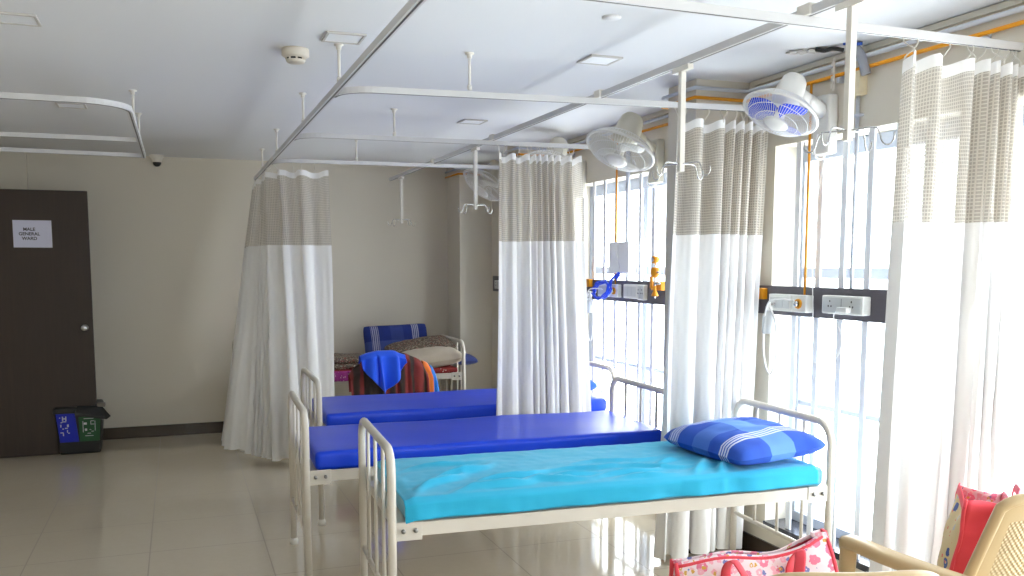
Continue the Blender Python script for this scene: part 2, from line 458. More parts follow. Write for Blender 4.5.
# ------------------------------------------------------------------ ceiling lamps, detector, camera
for x, y, lab in ((.666, 3.745, 'off square ceiling light panel beside the smoke detector'),
                  (1.815, 3.74, 'off square ceiling light panel near the window between the two near crosswise rails'),
                  (1.815, 5.60, 'off square ceiling light panel seen between the second and third crosswise rails'),
                  (-.535, 3.89, 'off square ceiling light panel over the entrance side, cut by the picture edge'),
                  (-.54, 5.845, 'off square ceiling light panel framed by the curved rail on the door side')):
    t = thing('ceiling_light', (x, y, ZC), lab, 'ceiling light', 'flush square ceiling lights')
    h = .078
    f = MB()
    for lo, hi in (((-h,-h),(h,-h+.010)),((-h,h-.010),(h,h)),((-h,-h+.010),(-h+.010,h-.010)),((h-.010,-h+.010),(h,h-.010))):
        f.box((x+lo[0], y+lo[1], ZC-.008), (x+hi[0], y+hi[1], ZC))
    f.build('frame', 'lamp_frame', t)
    MB().box((x-h+.010, y-h+.010, ZC-.005), (x+h-.010, y+h-.010, ZC-.001)).build('diffuser', 'lamp', t)
t = thing('smoke_detector', (.507, 4.02, ZC), 'round cream smoke detector on the ceiling', 'smoke detector')
flip = Matrix.Translation((.507, 4.02, ZC)) @ Matrix.Rotation(PI, 4, 'X')
MB().lathe([(.001,0),(.056,0),(.058,.006),(.058,.030),(.050,.036),(.042,.038)], flip, 28).build('base', 'detector', t)
MB().lathe([(.036,.036),(.036,.046)], flip, 24).build('sensing_slot', 'dark_slot', t)
MB().lathe([(.040,.046),(.041,.050),(.036,.058),(.020,.062),(.001,.063)], flip, 28).build('cap', 'detector', t)
b = MB()
for k in range(8):
    a = 2*PI*k/8; b.cbox((.507+.039*math.cos(a), 4.02+.039*math.sin(a), ZC-.041), (.008,.008,.013))
b.build('slot_rib', 'detector', t)
t = thing('security_camera', (-.128, 8.24, ZC), 'small white dome security camera where ceiling meets far wall', 'camera')
flip = Matrix.Translation((-.128, 8.24, ZC)) @ Matrix.Rotation(PI, 4, 'X')
MB().lathe([(.001,0),(.058,0),(.060,.012),(.046,.026),(.040,.050),(.036,.060)], flip, 28).build('housing', 'white_metal', t)
MB().lathe([(.034,.058)] + [(.034*math.cos(a), .062+.034*math.sin(a)) for a in [k*PI/16 for k in range(8)]] + [(.001,.096)], flip, 28).build('lens_dome', 'black_plastic', t)
t = thing('sprinkler_cap', (1.551, 3.099, ZC), 'small round white cap on the ceiling near the nearest crosswise rail', 'ceiling cap')
flip = Matrix.Translation((1.551, 3.099, ZC)) @ Matrix.Rotation(PI, 4, 'X')
MB().lathe([(.001,0),(.036,0),(.036,.004),(.026,.009),(.001,.011)], flip, 24).build('cap', 'ceil', t)

# ------------------------------------------------------------------ curtain rails
ZT = 2.235; RH = .026
def rail(name, pts, rods, label, closed=False):
    t = thing(name, tuple(Vector(pts[0])*1.), label, 'curtain rail', 'white ceiling-hung curtain rails')
    P = [Vector(p) for p in pts]
    up = (0, 0, 1)
    b = MB(); hw = .012
    # rectangular channel swept along P, with a groove below
    n = len(P); vs = []; fs = []; gv = []; gf = []
    for i, p in enumerate(P):
        tt = (P[min(i+1, n-1)]-P[max(i-1, 0)]).normalized(); s = tt.cross(Vector(up)).normalized()
        vs += [p+s*hw, p-s*hw, p-s*hw+Vector((0,0,RH)), p+s*hw+Vector((0,0,RH))]
        gv += [p+s*.0035-Vector((0,0,.0008)), p-s*.0035-Vector((0,0,.0008)), p-s*.0035+Vector((0,0,.002)), p+s*.0035+Vector((0,0,.002))]
    for i in range(n-1):
        for k in range(4):
            a = i*4+k; c = i*4+(k+1) % 4
            fs.append((a, c, c+4, a+4))
    e = [(3,2,1,0), tuple((n-1)*4+k for k in range(4))]
    b.add(vs, fs+e); b.build('channel', 'rail_metal', t)
    g = MB(); g.add(gv, fs+e); g.build('groove', 'groove', t)
    for x, y in rods:
        r = MB(); r.tube([(x, y, ZT+RH), (x, y, ZC)], .0065, 10)
        r.lathe([(.020, 0), (.020, .006), (.011, .008), (.011, .022)], Matrix.Translation((x, y, ZC)) @ Matrix.Rotation(PI, 4, 'X'), 16)
        r.lathe([(.010, 0), (.010, .022)], Matrix.Translation((x, y, ZT+RH)), 14)
        r.build('hanger', 'rod', t)
    return t
X1 = .667
R = .17
near = [(X1, 8.22, ZT)] + [(X1, y, ZT) for y in (7, 6, 5, 4, 3)] + [(X1+R-R*math.cos(a), 2.34+R-R*math.sin(a), ZT) for a in [k*PI/2/10 for k in range(11)]] + [(1.5, 2.35, ZT), (2.76, 2.37, ZT)]
rail('curtain_rail', near, ((X1, 3.87), (X1, 5.02), (X1, 6.39), (X1, 7.5)), 'long white rail from the far wall that bends round and crosses to the nearest curtain')
def cross(ya, yb, xe, rods, lab):
    c0 = (X1+.012, ya, ZT); rr = .16
    pts = [(X1+.013, ya-.012+rr*1.0, ZT)] if False else []
    pts = [(X1+.013+rr-rr*math.cos(a), ya+rr-rr*math.sin(a), ZT) for a in [k*PI/2/9 for k in range(10)]]
    L = Vector((xe, yb, ZT))
    for k in range(1, 5): pts.append(tuple(Vector(pts[9]).lerp(L, k/4)))
    return rail('curtain_rail', pts, rods, lab)
cross(3.90, 3.72, 2.755, ((1.229, 3.83),), 'crosswise white rail carrying the curtain beside the near pillar')
cross(5.36, 5.27, 2.755, ((1.238, 5.325),), 'crosswise white rail carrying the curtain that hangs over the blue mattress')
cross(6.72, 6.60, 2.745, ((1.265, 6.67),), 'farthest crosswise white rail with the curtain bunched at its bend')
# rail loop on the door side
lp = [(-1.9, 4.62, ZT), (-1.2, 4.62, ZT), (-.6, 4.60, ZT), (-.40, 4.60, ZT)] + [(-.40+.21*math.sin(a), 4.81-.21*math.cos(a), ZT) for a in [k*PI/2/9 for k in range(1, 10)]] + [(-.188, 5.6, ZT), (-.188, 6.80, ZT)]
rail('curtain_rail', lp, ((-.188, 5.25), (-.188, 6.02)), 'curved white rail loop on the door side of the ceiling')
rail('curtain_rail', [(-1.9, 5.95, ZT), (-1.0, 5.95, ZT), (-.20, 5.93, ZT)], (), 'straight white rail meeting the curved loop on the door side')
rail('curtain_rail', [(-1.9, 6.70, ZT), (-1.0, 6.72, ZT), (-.20, 6.76, ZT)], (), 'straight white rail just before the far wall on the door side')
# drip rail along the beds with hook hangers
XI = 1.85
t = rail('drip_rail', [(XI, y, ZT+RH) for y in (1.2, 2.5, 4, 5.5, 7, 8.15)], (), 'straight white rail running lengthwise above the beds, parallel to the windows')
t['category'] = 'rail'; del t['group']
for y in (2.35, 3.80, 5.29, 6.65): MB().box((XI-.02, y-.03, ZT+.0262), (XI+.02, y+.03, ZT+.060)).build('clamp', 'rod', t)
zi = ZT+RH
drips = ((XI, 2.155, 'white hook hanger on the nearest stretch of the lengthwise rail, in front of the window'),
         (XI, 3.085, 'white hook hanger in front of the curtain beside the near pillar'),
         (XI, 5.65, 'white hook hanger beside the curtain over the blue mattress'),
         (XI, 7.72, 'white hook hanger farthest down the lengthwise rail, against the far wall'))
for x, y, lab in drips:
    t = thing('drip_hanger', (x, y, 1.86), lab, 'drip hanger', 'white drip hangers with hooks')
    zb = 1.86
    MB().box((x-.013, y-.06, zi-.022), (x+.013, y+.06, zi-.0012)).build('carriage', 'white_metal', t, bevel=.003)
    MB().box((x-.011, y-.011, zb), (x+.011, y+.011, zi-.022)).build('rod', 'white_metal', t, bevel=.002)
    for a in (.35, .35+PI/2, .35+PI, .35+1.5*PI):
        dx, dy = math.cos(a), math.sin(a)
        prof = [(.0, .02), (.05, .022), (.085, .020), (.098, .002), (.104, -.018), (.115, -.030), (.130, -.030), (.140, -.016), (.141, .002)]
        pts = catmull([(x+dx*p, y+dy*p, zb+.010+q) for p, q in prof], 4)
        MB().tube(pts, .0023, 8).build('hook', 'chrome', t)

# ------------------------------------------------------------------ curtains
def sstep(a, b, x):
    t = max(0., min(1., (x-a)/(b-a))); return t*t*(3-2*t)
def path_at(P, s):
    L = [0]
    for i in range(1, len(P)): L.append(L[-1]+(P[i]-P[i-1]).length)
    d = s*L[-1]
    for i in range(1, len(P)):
        if d <= L[i] or i == len(P)-1:
            k = (d-L[i-1])/max(1e-6, L[i]-L[i-1]); return P[i-1].lerp(P[i], k), (P[i]-P[i-1]).normalized()
def curtain(top, bot, folds, amp, label, seed, spread=None, zb=.04, clothw=1.9, swing=.0):
    ztop, zseam, zhem = 2.185, 1.645, 2.145
    top = [Vector((x, y, 0)) for x, y in top]; bot = [Vector((x, y, 0)) for x, y in bot]
    t = thing('curtain', (top[0].x, top[0].y, ztop), label, 'curtain', 'grey net and white cloth ward curtains')
    rnd = random.Random(seed)
    # pleat centres: irregular; `spread` widens those at one end (cloth pulled flat)
    wts = [rnd.uniform(.6, 1.4)*(spread(k/(folds-1)) if spread else 1) for k in range(folds)]
    tot = sum(wts); cum = [0]
    for k in wts: cum.append(cum[-1]+k/tot)
    amps = [rnd.uniform(.65, 1.25)*min(1., wts[k]/1.0+.2) for k in range(folds)]
    skew = [rnd.uniform(-.6, .6) for k in range(folds)]
    def phase(u):
        for k in range(folds):
            if u <= cum[k+1] or k == folds-1:
                return k, (u-cum[k])/(cum[k+1]-cum[k])
    def fn(u, v, z0, z1):
        z = z1+(z0-z1)*v           # v=0 top, 1 bottom
        h = (ztop-z)/(ztop-zb)
        uu = u + .012*math.sin(9*u+seed+3*h)*h
        uu = max(0, min(1, uu))
        pt, tt = path_at(top, uu); pb, tb = path_at(bot, uu)
        p = pt.lerp(pb, h); tn = tt.lerp(tb, h).normalized(); nn = Vector((tn.y, -tn.x, 0))
        k, f = phase(uu)
        A = amp*amps[k]*(.72+.5*h)
        f2 = f + skew[k]*.10*math.sin(2*PI*f)*(.4+h)
        off = A*math.cos(2*PI*f2)
        lat = A*.45*math.sin(4*PI*f2)*(.3+.7*h)
        fine = (noise.noise(Vector((u*folds*1.6, z*1.1, seed)))*.012)*(.3+h)
        sag = 0.
        if z0 == zhem or z > zhem-.001: sag = 0
        zz = z - .010*(1-math.cos(2*PI*f))*(1 if h < .03 else max(0, 1-h*9))*.9
        zz += .012*h*math.sin(5*u+seed)
        q = p + nn*(off+fine) + tn*lat
        return (q.x, q.y, zz)
    nu = folds*16
    pp = [Vector(fn(k/nu, .5, zseam, zhem)) for k in range(nu+1)]; clothw = sum((pp[k+1]-pp[k]).length for k in range(nu))
    def part(name, z0, z1, nv, mat):
        g = MB()
        g.grid(lambda u, v: fn(u, v, z0, z1), nu, nv, uvfn=lambda u, v: (u*clothw, z1+(z0-z1)*v))
        return g.build(name, mat, t)
    part('net_panel', zseam, zhem, 14, 'net')
    part('heading_tape', zhem, ztop, 3, 'curtain')
    lo = part('cloth_panel', zb, zseam, 36, 'curtain')
    for k in range(folds):
        for e in ((.5,) if k % 2 else (.0, .5)):
            u = cum[k]+(cum[k+1]-cum[k])*e
            a = Vector(fn(u, 0, zhem, ztop)); pt, _ = path_at(top, u)
            pts = catmull([(pt.x, pt.y, ZT+.001), (pt.x+.004, pt.y, ZT-.012), (a.x*.4+pt.x*.6+.004, a.y*.4+pt.y*.6, ztop+.022), (a.x, a.y, ztop+.004), (a.x, a.y, ztop-.014)], 3)
            b = MB(); b.tube(pts, .0022, 6); b.build('curtain_hook', 'hook', t)
    return t
curtain([(2.235, 2.362), (2.755, 2.37)], [(2.42, 2.60), (2.60, 2.50), (2.75, 2.36)], 7, .060, 'nearest curtain, hanging beside the bag and the plastic armchair', 3,
        spread=lambda k: 2.2 if k < .2 else .8)
curtain([(2.215, 3.757), (2.70, 3.725)], [(2.195, 3.84), (2.70, 3.85)], 7, .048, 'curtain hanging in front of the near pillar behind the plaid pillow', 11,
        spread=lambda k: 2.0 if k < .2 else .8)
curtain([(1.875, 5.287), (2.42, 5.275)], [(1.715, 4.915), (2.345, 4.915)], 9, .052, 'curtain hanging down over the middle of the farther blue mattress', 23,
        spread=lambda k: 1.9 if k > .85 else (1.3 if k < .15 else .75))
curtain([(X1, 8.10), (X1, 7.5), (X1, 7.0), (X1+.03, 6.80), (X1+.16, 6.72), (1.06, 6.695)], [(.345, 7.80), (.375, 7.25), (.60, 6.90), (.76, 6.72), (.92, 6.68), (1.10, 6.72)], 13, .050,
        'wide flared curtain at the rail corner before the far wall', 31, spread=lambda k: 2.2 if k < .28 else (1.7 if k > .82 else .55))

# ------------------------------------------------------------------ pipes along the window wall
def wallrun(z, off, r, mat, name, label, cat, square=False, y0=1.0):
    xo = XW-off; xc = 2.45-off
    P = [(xo, YB+.02, z)]
    for a, b_ in ((3.95, 4.22), (6.40, 6.68), (7.95, 8.33)):
        P += [(xo, a-off, z), (xc, a-off, z), (xc, b_+off if b_ < 8 else 8.33, z)]
        if b_ < 8: P += [(xo, b_+off, z)]
    t = thing(name, (xo, 3, z), label, cat)
    b = MB()
    b.tube(P, r, 8, square=square); b.build('run', mat, t)
    return t
t = wallrun(2.325, .022, .0085, 'orange', 'gas_pipe', 'orange pipe running along the window wall just under the ceiling', 'pipe')
for y in (3.44, 5.37):
    b = MB(); b.tube([(XW-.022, y, 2.325), (XW-.022, y, 1.36 if y < 7 else 1.42)], .006, 8); b.build('drop_pipe', 'orange', t)
for y in (2.5, 2.86, 3.25, 3.62, 4.6, 5.1, 5.6, 6.1):
    b = MB(); b.box((XW-.034, y-.008, 2.29), (XW, y+.008, 2.312)); b.box((XW-.008, y-.008, 2.30), (XW-.0, y+.008, 2.34)); b.build('bracket', 'conduit', t)
wallrun(2.372, .020, .010, 'conduit', 'conduit', 'pale grey conduit above the orange pipe on the window wall', 'pipe')
t = thing('cable_trunking', (XW, 3, 2.40), 'flat cream cable trunking in the corner of ceiling and window wall', 'trunking')
b = MB()
for a, b_ in ((1.0, 3.90), (4.27, 6.35), (6.72, 7.9)):
    b = MB(); b.box((XW-.018, a, 2.393), (XW, b_, 2.416)); b.build('cover', 'fan_cream', t)
# cable tangle at the hole in the ceiling
t = thing('cable_bundle', (2.66, 3.15, 2.36), 'cables and grey duct coming out of the ceiling hole by the window', 'cable bundle')
MB().tube(catmull([(2.66, 3.11, 2.419), (2.685, 3.10, 2.40), (2.705, 3.085, 2.36), (2.72, 3.07, 2.29)], 6), .020, 14).build('duct', 'duct', t)
MB().tube(catmull([(2.64, 3.12, 2.419), (2.655, 3.09, 2.411), (2.685, 3.06, 2.41)], 6), .007, 8).build('blue_cable', 'bluetape', t)
MB().tube(catmull([(2.58, 3.22, 2.412), (2.60, 3.19, 2.402), (2.62, 3.16, 2.405), (2.65, 3.13, 2.395)], 6), .009, 8).build('black_cable', 'black_plastic', t)
b = MB()
for k in range(5):
    b.cbox((2.52+.03*k, 3.30-.028*k, 2.409), (.045, .03, .008), rot=Matrix.Rotation(.5*k, 3, 'Z') @ Matrix.Rotation(.12*(-1)**k, 3, 'X'))
b.build('broken_board', 'lamp_frame', t)
t = thing('junction_box', (XW, 3.15, 2.27), 'small cream junction box with a thin conduit down the window wall', 'junction box')
MB().box((XW-.045, 3.105, 2.215), (XW, 3.185, 2.315)).build('box', 'cream_box', t, bevel=.004)
b = MB(); b.tube([(XW-.012, 3.145, 2.215), (XW-.012, 3.145, 1.395)], .008, 8); b.box((XW-.024, 3.12, 2.13), (XW-.0, 3.17, 2.14)); b.build('conduit', 'conduit', t)
for z in (2.40, 2.36, 2.325, 2.285): pass
t = thing('chain_bracket', (XW-.06, 3.27, 2.33), 'perforated metal strap hanging in front of the pipes above the nearest fan', 'bracket')
b = MB()
for k in range(4): b.cbox((XW-.042, 3.275, 2.375-.032*k), (.010, .012, .02))
b.cbox((XW-.036, 3.275, 2.33), (.004, .010, .14)); b.build('strap', 'white_metal', t)

# ------------------------------------------------------------------ wall fans
def fan_parts(t, blade, body, R0=.19):
    """axis +Z = blowing direction, ring centre at origin"""
    cage = MB()
    nw = 72
    for k in range(nw):
        a = 2*PI*k/nw; c, s = math.cos(a), math.sin(a)
        fr = [(.062, .062), (.11, .056), (.155, .036), (R0-.004, .004)]
        cage.tube([(r*c, r*s, z) for r, z in fr], .0011, 4, smooth=False, caps=False)
        bk = [(.075, -.070), (.12, -.062), (.165, -.036), (R0-.004, -.004)]
        cage.tube([(r*c, r*s, z) for r, z in bk], .0011, 4, smooth=False, caps=False)
    for r, z in ((.11, .056), (.155, .036), (.14, -.052)):
        cage.tube([(r*math.cos(2*PI*k/40), r*math.sin(2*PI*k/40), z) for k in range(41)], .0016, 5, caps=False)
    cage.build('guard_cage', 'fan_wire', t)
    ring = MB(); ring.tube([(R0*math.cos(2*PI*k/56), R0*math.sin(2*PI*k/56), 0) for k in range(57)], .0078, 8, caps=False); ring.build('guard_ring', 'fan_white', t)
    MB().lathe([(.001, .074), (.03, .073), (.055, .067), (.064, .060), (.064, .054), (.001, .054)], None, 32).build('badge', 'fan_white', t)
    MB().lathe([(.001, .040), (.020, .038), (.026, .028), (.026, -.012), (.001, -.012)], None, 24).build('hub', body, t)
    for k in range(3):
        a0 = 2*PI*k/3
        def fn(u, v, a0=a0):
            r = .024+u*.142; wdt = .30+.42*math.sin(PI*min(1, u*.8+.15)); a = a0+(v-.5)*2*wdt*(1 if u > .05 else .8)
            tw = (v-.5)*.055*(1-.35*u)
            return (r*math.cos(a+.25*u), r*math.sin(a+.25*u), .010+tw)
        g = MB(); g.grid(fn, 10, 10); g.build('blade', blade, t, solid=.0022)
    MB().lathe([(.070, -.066), (.072, -.072), (.074, -.090), (.070, -.150), (.062, -.195), (.050, -.212), (.030, -.218), (.001, -.219)], None, 32).build('motor_housing', body, t)
def fan(center, ndir, upv, wall_y, zmount, label, blade, body, scale=1.):
    root = thing('wall_fan', (XW, wall_y, zmount), label, 'fan', 'oscillating wall fans')
    c = Vector(center); n = Vector(ndir).normalized()
    head = bpy.data.objects.new('fan_head', None); C.objects.link(head)
    tmp = bpy.data.objects.new('tmp', None); tmp.location = (0, 0, 0)
    before = set(bpy.data.objects)
    fan_parts(tmp, blade, body)
    rot = n.to_track_quat('Z', 'Y').to_matrix().to_4x4()
    mt = Matrix.Translation(c - root.location) @ rot @ Matrix.Scale(scale, 4)
    bpy.data.objects.remove(head)
    for o in [o for o in bpy.data.objects if o.parent == tmp]:
        o.data.transform(mt); o.parent = root
    bpy.data.objects.remove(tmp)
    back = c - n*.15*scale
    xw = XW
    MB().box((xw-.055, wall_y-.055, zmount-.15), (xw-.001, wall_y+.055, zmount+.11)).build('wall_bracket', body, root, bevel=.012)
    mid = Vector((xw-.055, wall_y, zmount+.035))
    dirv = (back-mid)
    b = MB(); b.tube([mid+Vector((.02,0,0)), mid+dirv*.35+Vector((0,0,.01)), mid+dirv*.8], [.034, .028, .030], 14); b.build('arm', body, root)
    b = MB(); p = mid+dirv*.42; b.lathe([(.001,-.036),(.016,-.034),(.018,0),(.016,.034),(.001,.036)], Matrix.Translation(p) @ Matrix.Rotation(PI/2, 4, 'X'), 16); b.build('tilt_knob', body, root)
    b = MB(); b.tube(catmull([mid+Vector((-.02,-.01,-.10)), mid+Vector((-.05,-.03,-.19)), mid+Vector((-.01,-.03,-.21)), mid+Vector((.035,-.0,-.17))], 6), .0035, 6); b.build('cord', 'cord', root)
    return root
nf = (-.47, -.06, -.88)
fan((2.43, 3.25, 2.140), nf, None, 3.33, 2.14, 'wall fan with bright blue blades nearest the window', 'blade_blue', 'fan_white', .84)
fan((2.40, 4.67, 2.150), (-.45, -.14, -.88), None, 4.84, 2.14, 'cream wall fan with pale blades tilted down before the window grille', 'blade_white', 'fan_cream', 1.06)
fan((2.42, 5.72, 2.16), (-.385, -.21, -.90), None, 5.93, 2.13, 'cream wall fan mostly hidden behind the curtain over the blue mattress', 'blade_white', 'fan_cream', 1.0)
fan((2.40, 7.08, 2.15), (-.55, -.10, -.80), None, 7.20, 2.13, 'farthest cream wall fan seen between the far hook hanger and the curtain', 'blade_white', 'fan_cream', 1.05)

# ------------------------------------------------------------------ bedhead service panels
def service_panel(y0, y1, label, items):
    t = thing('service_panel', (XW, y0, 1.26), label, 'service panel', 'dark service panels across the window grilles')
    xb = XW-.022
    MB().box((xb, y0, 1.258), (XW-.001, y1, 1.397)).build('board', 'board', t, bevel=.002)
    for kind, a, b_, z0, z1, dp in items:
        if kind == 'socket':
            s = MB().box((xb-dp, a, z0), (xb, b_, z1)).build('socket_box', 'switch', t, bevel=.004)
            m = (a+b_)/2
            f = MB(); f.box((xb-dp-.003, a+.010, z0+.008), (xb-dp, b_-.010, z1-.008))
            f.build('face_plate', 'switch_face', s, bevel=.001)
            h = MB()
            for cy in (a+(b_-a)*.25, a+(b_-a)*.78):
                for dy, dz in ((0, .016), (-.009, -.006), (.009, -.006)): h.cbox((xb-dp-.0035, cy+dy, (z0+z1)/2+dz), (.002, .005, .008))
            h.box((xb-dp-.0035, m-.002, z0+.012), (xb-dp-.0025, m, z1-.012))
            h.build('socket_hole', 'dark_slot', s)
        elif kind == 'switch':
            s = MB().box((xb-dp, a, z0), (xb, b_, z1)).build('switch_box', 'switch', t, bevel=.004)
            f = MB()
            for k in range(3):
                w_ = (b_-a-.03)/3; f.box((xb-dp-.003, a+.012+k*(w_+.003), z0+.014), (xb-dp, a+.012+k*(w_+.003)+w_, z1-.014))
            f.build('rocker', 'switch_face', s, bevel=.001)
        elif kind == 'outlet':
            s = MB().box((xb-dp, a, z0), (xb, b_, z1)).build('gas_outlet_box', 'switch', t, bevel=.004)
            cy, cz = (a+b_)/2, (z0+z1)/2
            ro = Matrix.Translation((xb-dp, cy, cz)) @ Matrix.Rotation(-PI/2, 4, 'Y')
            MB().lathe([(.022, 0), (.024, .004), (.022, .010), (.014, .011), (.014, .002)], ro, 22).build('outlet_collar', 'orange', s)
            MB().lathe([(.012, 0), (.012, .022), (.006, .03), (.001, .03)], ro, 18).build('outlet_nozzle', 'chrome', s)
        elif kind == 'valve':
            s = MB().box((xb-.03, a, z0), (xb, b_, z1)).build('valve_block', 'orange', t, bevel=.004)
            cy = (a+b_)/2
            b2 = MB()
            b2.tube([(xb-.03, cy, z0+.02), (xb-.06, cy, z0+.02), (xb-.06, cy, z1+.03)], .010, 10)
            b2.build('valve_stem', 'orange', s)
    return t
service_panel(2.862, 3.86, 'dark service panel with two white socket boxes across the window nearest the camera',
              (('socket', 3.01, 3.265, 1.285, 1.365, .045), ('outlet', 3.375, 3.47, 1.28, 1.36, .045), ('switch', 3.48, 3.65, 1.28, 1.36, .045), ('valve', 3.72, 3.82, 1.33, 1.385, .03)))
service_panel(4.72, 6.02, 'dark service panel hung with blue cord across the window between the two curtains',
              (('switch', 5.02, 5.20, 1.285, 1.375, .03), ('socket', 4.93, 5.01, 1.28, 1.375, .03), ('outlet', 5.28, 5.38, 1.285, 1.37, .03), ('switch', 5.42, 5.58, 1.285, 1.37, .03), ('valve', 4.72, 4.84, 1.345, 1.40, .03), ('valve', 5.72, 5.98, 1.345, 1.40, .03)))
service_panel(7.30, 7.86, 'dark service panel on the far end of the window wall behind the curtain', (('socket', 7.5, 7.7, 1.285, 1.36, .04),))

# oxygen regulators / flowmeters
def regulator(y, z, label, two=True):
    t = thing('oxygen_regulator', (XW-.05, y, z), label, 'oxygen regulator', 'orange oxygen regulators on the service panels')
    x = XW-.075
    ro = Matrix.Translation((x-.01, y, z+.13)) @ Matrix.Rotation(-PI/2, 4, 'Y')
    MB().lathe([(.001,-.02),(.020,-.018),(.022, 0), (.022, .016), (.017, .020), (.001, .020)], ro, 22).build('gauge', 'orange', t)
    MB().lathe([(.001, .0205), (.014, .0205), (.014, .0225), (.001, .0225)], ro, 22).build('dial', 'paper', t)
    MB().lathe([(.001,-.03),(.020,-.030), (.027, -.01), (.027, .012), (.020, .03), (.001, .03)], Matrix.Translation((x-.01, y, z+.055)), 20).build('valve_body', 'orange', t)
    b = MB(); b.tube([(x-.01, y, z-.10), (x-.01, y, z+.11)], .006, 10); b.tube([(x-.01, y-.045, z+.055), (x-.01, y+.045, z+.055)], .006, 10); b.tube([(x-.01, y, z-.012), (XW-.022, y, z-.012)], .009, 10); b.build('stem', 'chrome', t)
    MB().lathe([(.007,.05),(.009,.02),(.020,.0),(.022,-.012),(.001,-.014)], Matrix.Translation((x-.01, y, z-.075)), 18).build('humidifier_cap', 'orange', t)
    return t
regulator(4.73, 1.40, 'orange oxygen regulator by the window, beside the curtain in front of the near pillar')
regulator(5.90, 1.40, 'orange oxygen regulator partly behind the edge of the curtain over the blue mattress')
# humidifier bottle + tubing hanging from the near panel
def bottle(x, y, z, label):
    t = thing('humidifier_bottle', (x, y, z), label, 'humidifier bottle')
    b = MB().lathe([(.001, -.10), (.026, -.10), (.030, -.095), (.030, -.02), (.024, -.006), (.012, 0), (.012, .012), (.001, .012)], Matrix.Translation((x, y, z)), 20).build('bottle', 'tube', t)
    MB().lathe([(.016, .012), (.016, .03), (.008, .034), (.008, .05), (.001, .05)], Matrix.Translation((x, y, z)), 18).build('cap', 'switch', t)
    MB().tube([(x, y, z+.042), (2.741, y, z+.042)], .007, 10).build('elbow', 'chrome', t)
    b = MB(); b.tube(catmull([(x, y-.012, z+.025), (x-.02, y-.08, z-.05), (x-.02, y-.09, z-.20), (x-.02, y-.05, z-.29), (x-.02, y+.0, z-.22), (x-.02, y+.01, z-.08), (x-.03, y-.03, z+.045), (x-.02, y-.10, z+.07), (x+.01, y-.17, z+.065)], 7), .0042, 8); b.build('hose', 'cord', t)
    return t
bottle(2.66, 3.60, 1.27, 'clear humidifier bottle and looped hose hanging under the near service panel')
bottle(2.66, 5.60, 1.27, 'clear bottle with looped hose under the panel between the two curtains')
t = thing('phone_charger', (2.675, 3.14, 1.32), 'white charger plugged into the socket box with its thin cord looping down', 'charger')
xb = XW-.022-.045-.003
MB().box((xb-.03, 3.070, 1.295), (xb-.001, 3.135, 1.318)).build('plug', 'switch', t, bevel=.005)
MB().tube(catmull([(xb-.025, 3.135, 1.305), (xb-.03, 3.145, 1.27), (xb-.03, 3.095, 1.20), (xb-.03, 3.105, 1.12), (xb-.03, 3.195, 1.06), (xb-.03, 3.305, 1.08), (xb-.03, 3.345, 1.15), (xb-.03, 3.285, 1.24), (xb-.03, 3.290, 1.40), (xb-.02, 3.315, 1.6), (xb, 3.305, 1.85), (xb+.02, 3.295, 1.985)], 8), .0022, 6).build('cord', 'cord', t)
# grey distribution box and blue cord at the far window
t = thing('distribution_box', (2.72, 5.25, 1.45), 'flat grey box mounted on the window grille above the service panel', 'box')
MB().box((2.70, 5.125, 1.447), (2.768, 5.40, 1.648)).build('body', 'box_grey', t, bevel=.006)
MB().tube(catmull([(2.69, 5.24, 1.66), (2.685, 5.25, 1.55), (2.685, 5.22, 1.50), (2.685, 5.20, 1.40)], 6) , .003, 6).build('cord', 'cord', t)
MB().tube([(2.745, 5.225, 2.32), (2.745, 5.225, 1.648)], .014, 10).build('conduit', 'conduit', t)
t = thing('blue_cord', (2.66, 5.4, 1.38), 'tangled bright blue cord looped over the service panel', 'cord')
b = MB(); rnd = random.Random(5)
for k in range(7):
    P = []
    cy, cz = 5.42+.02*rnd.random(), 1.33
    n_ = 9
    for i in range(n_):
        a = 2*PI*i/(n_-1)+rnd.random()*.4
        P.append((2.66+rnd.uniform(-.012, .012), cy+(.10+.03*rnd.random())*math.cos(a), cz+.055*math.sin(a)+rnd.uniform(-.012, .012)+.02*math.cos(a)*-1))
    b.tube(catmull(P, 5), .0045, 6)
for k in range(5):
    b.tube(catmull([(2.67, 5.34-.01*k, 1.36), (2.66, 5.29-.006*k, 1.40), (2.665, 5.24-.012*k, 1.425+.006*k), (2.66, 5.20-.01*k, 1.40+.008*k)], 5), .0045, 6)
b.build('coil', 'blue_cord', t)

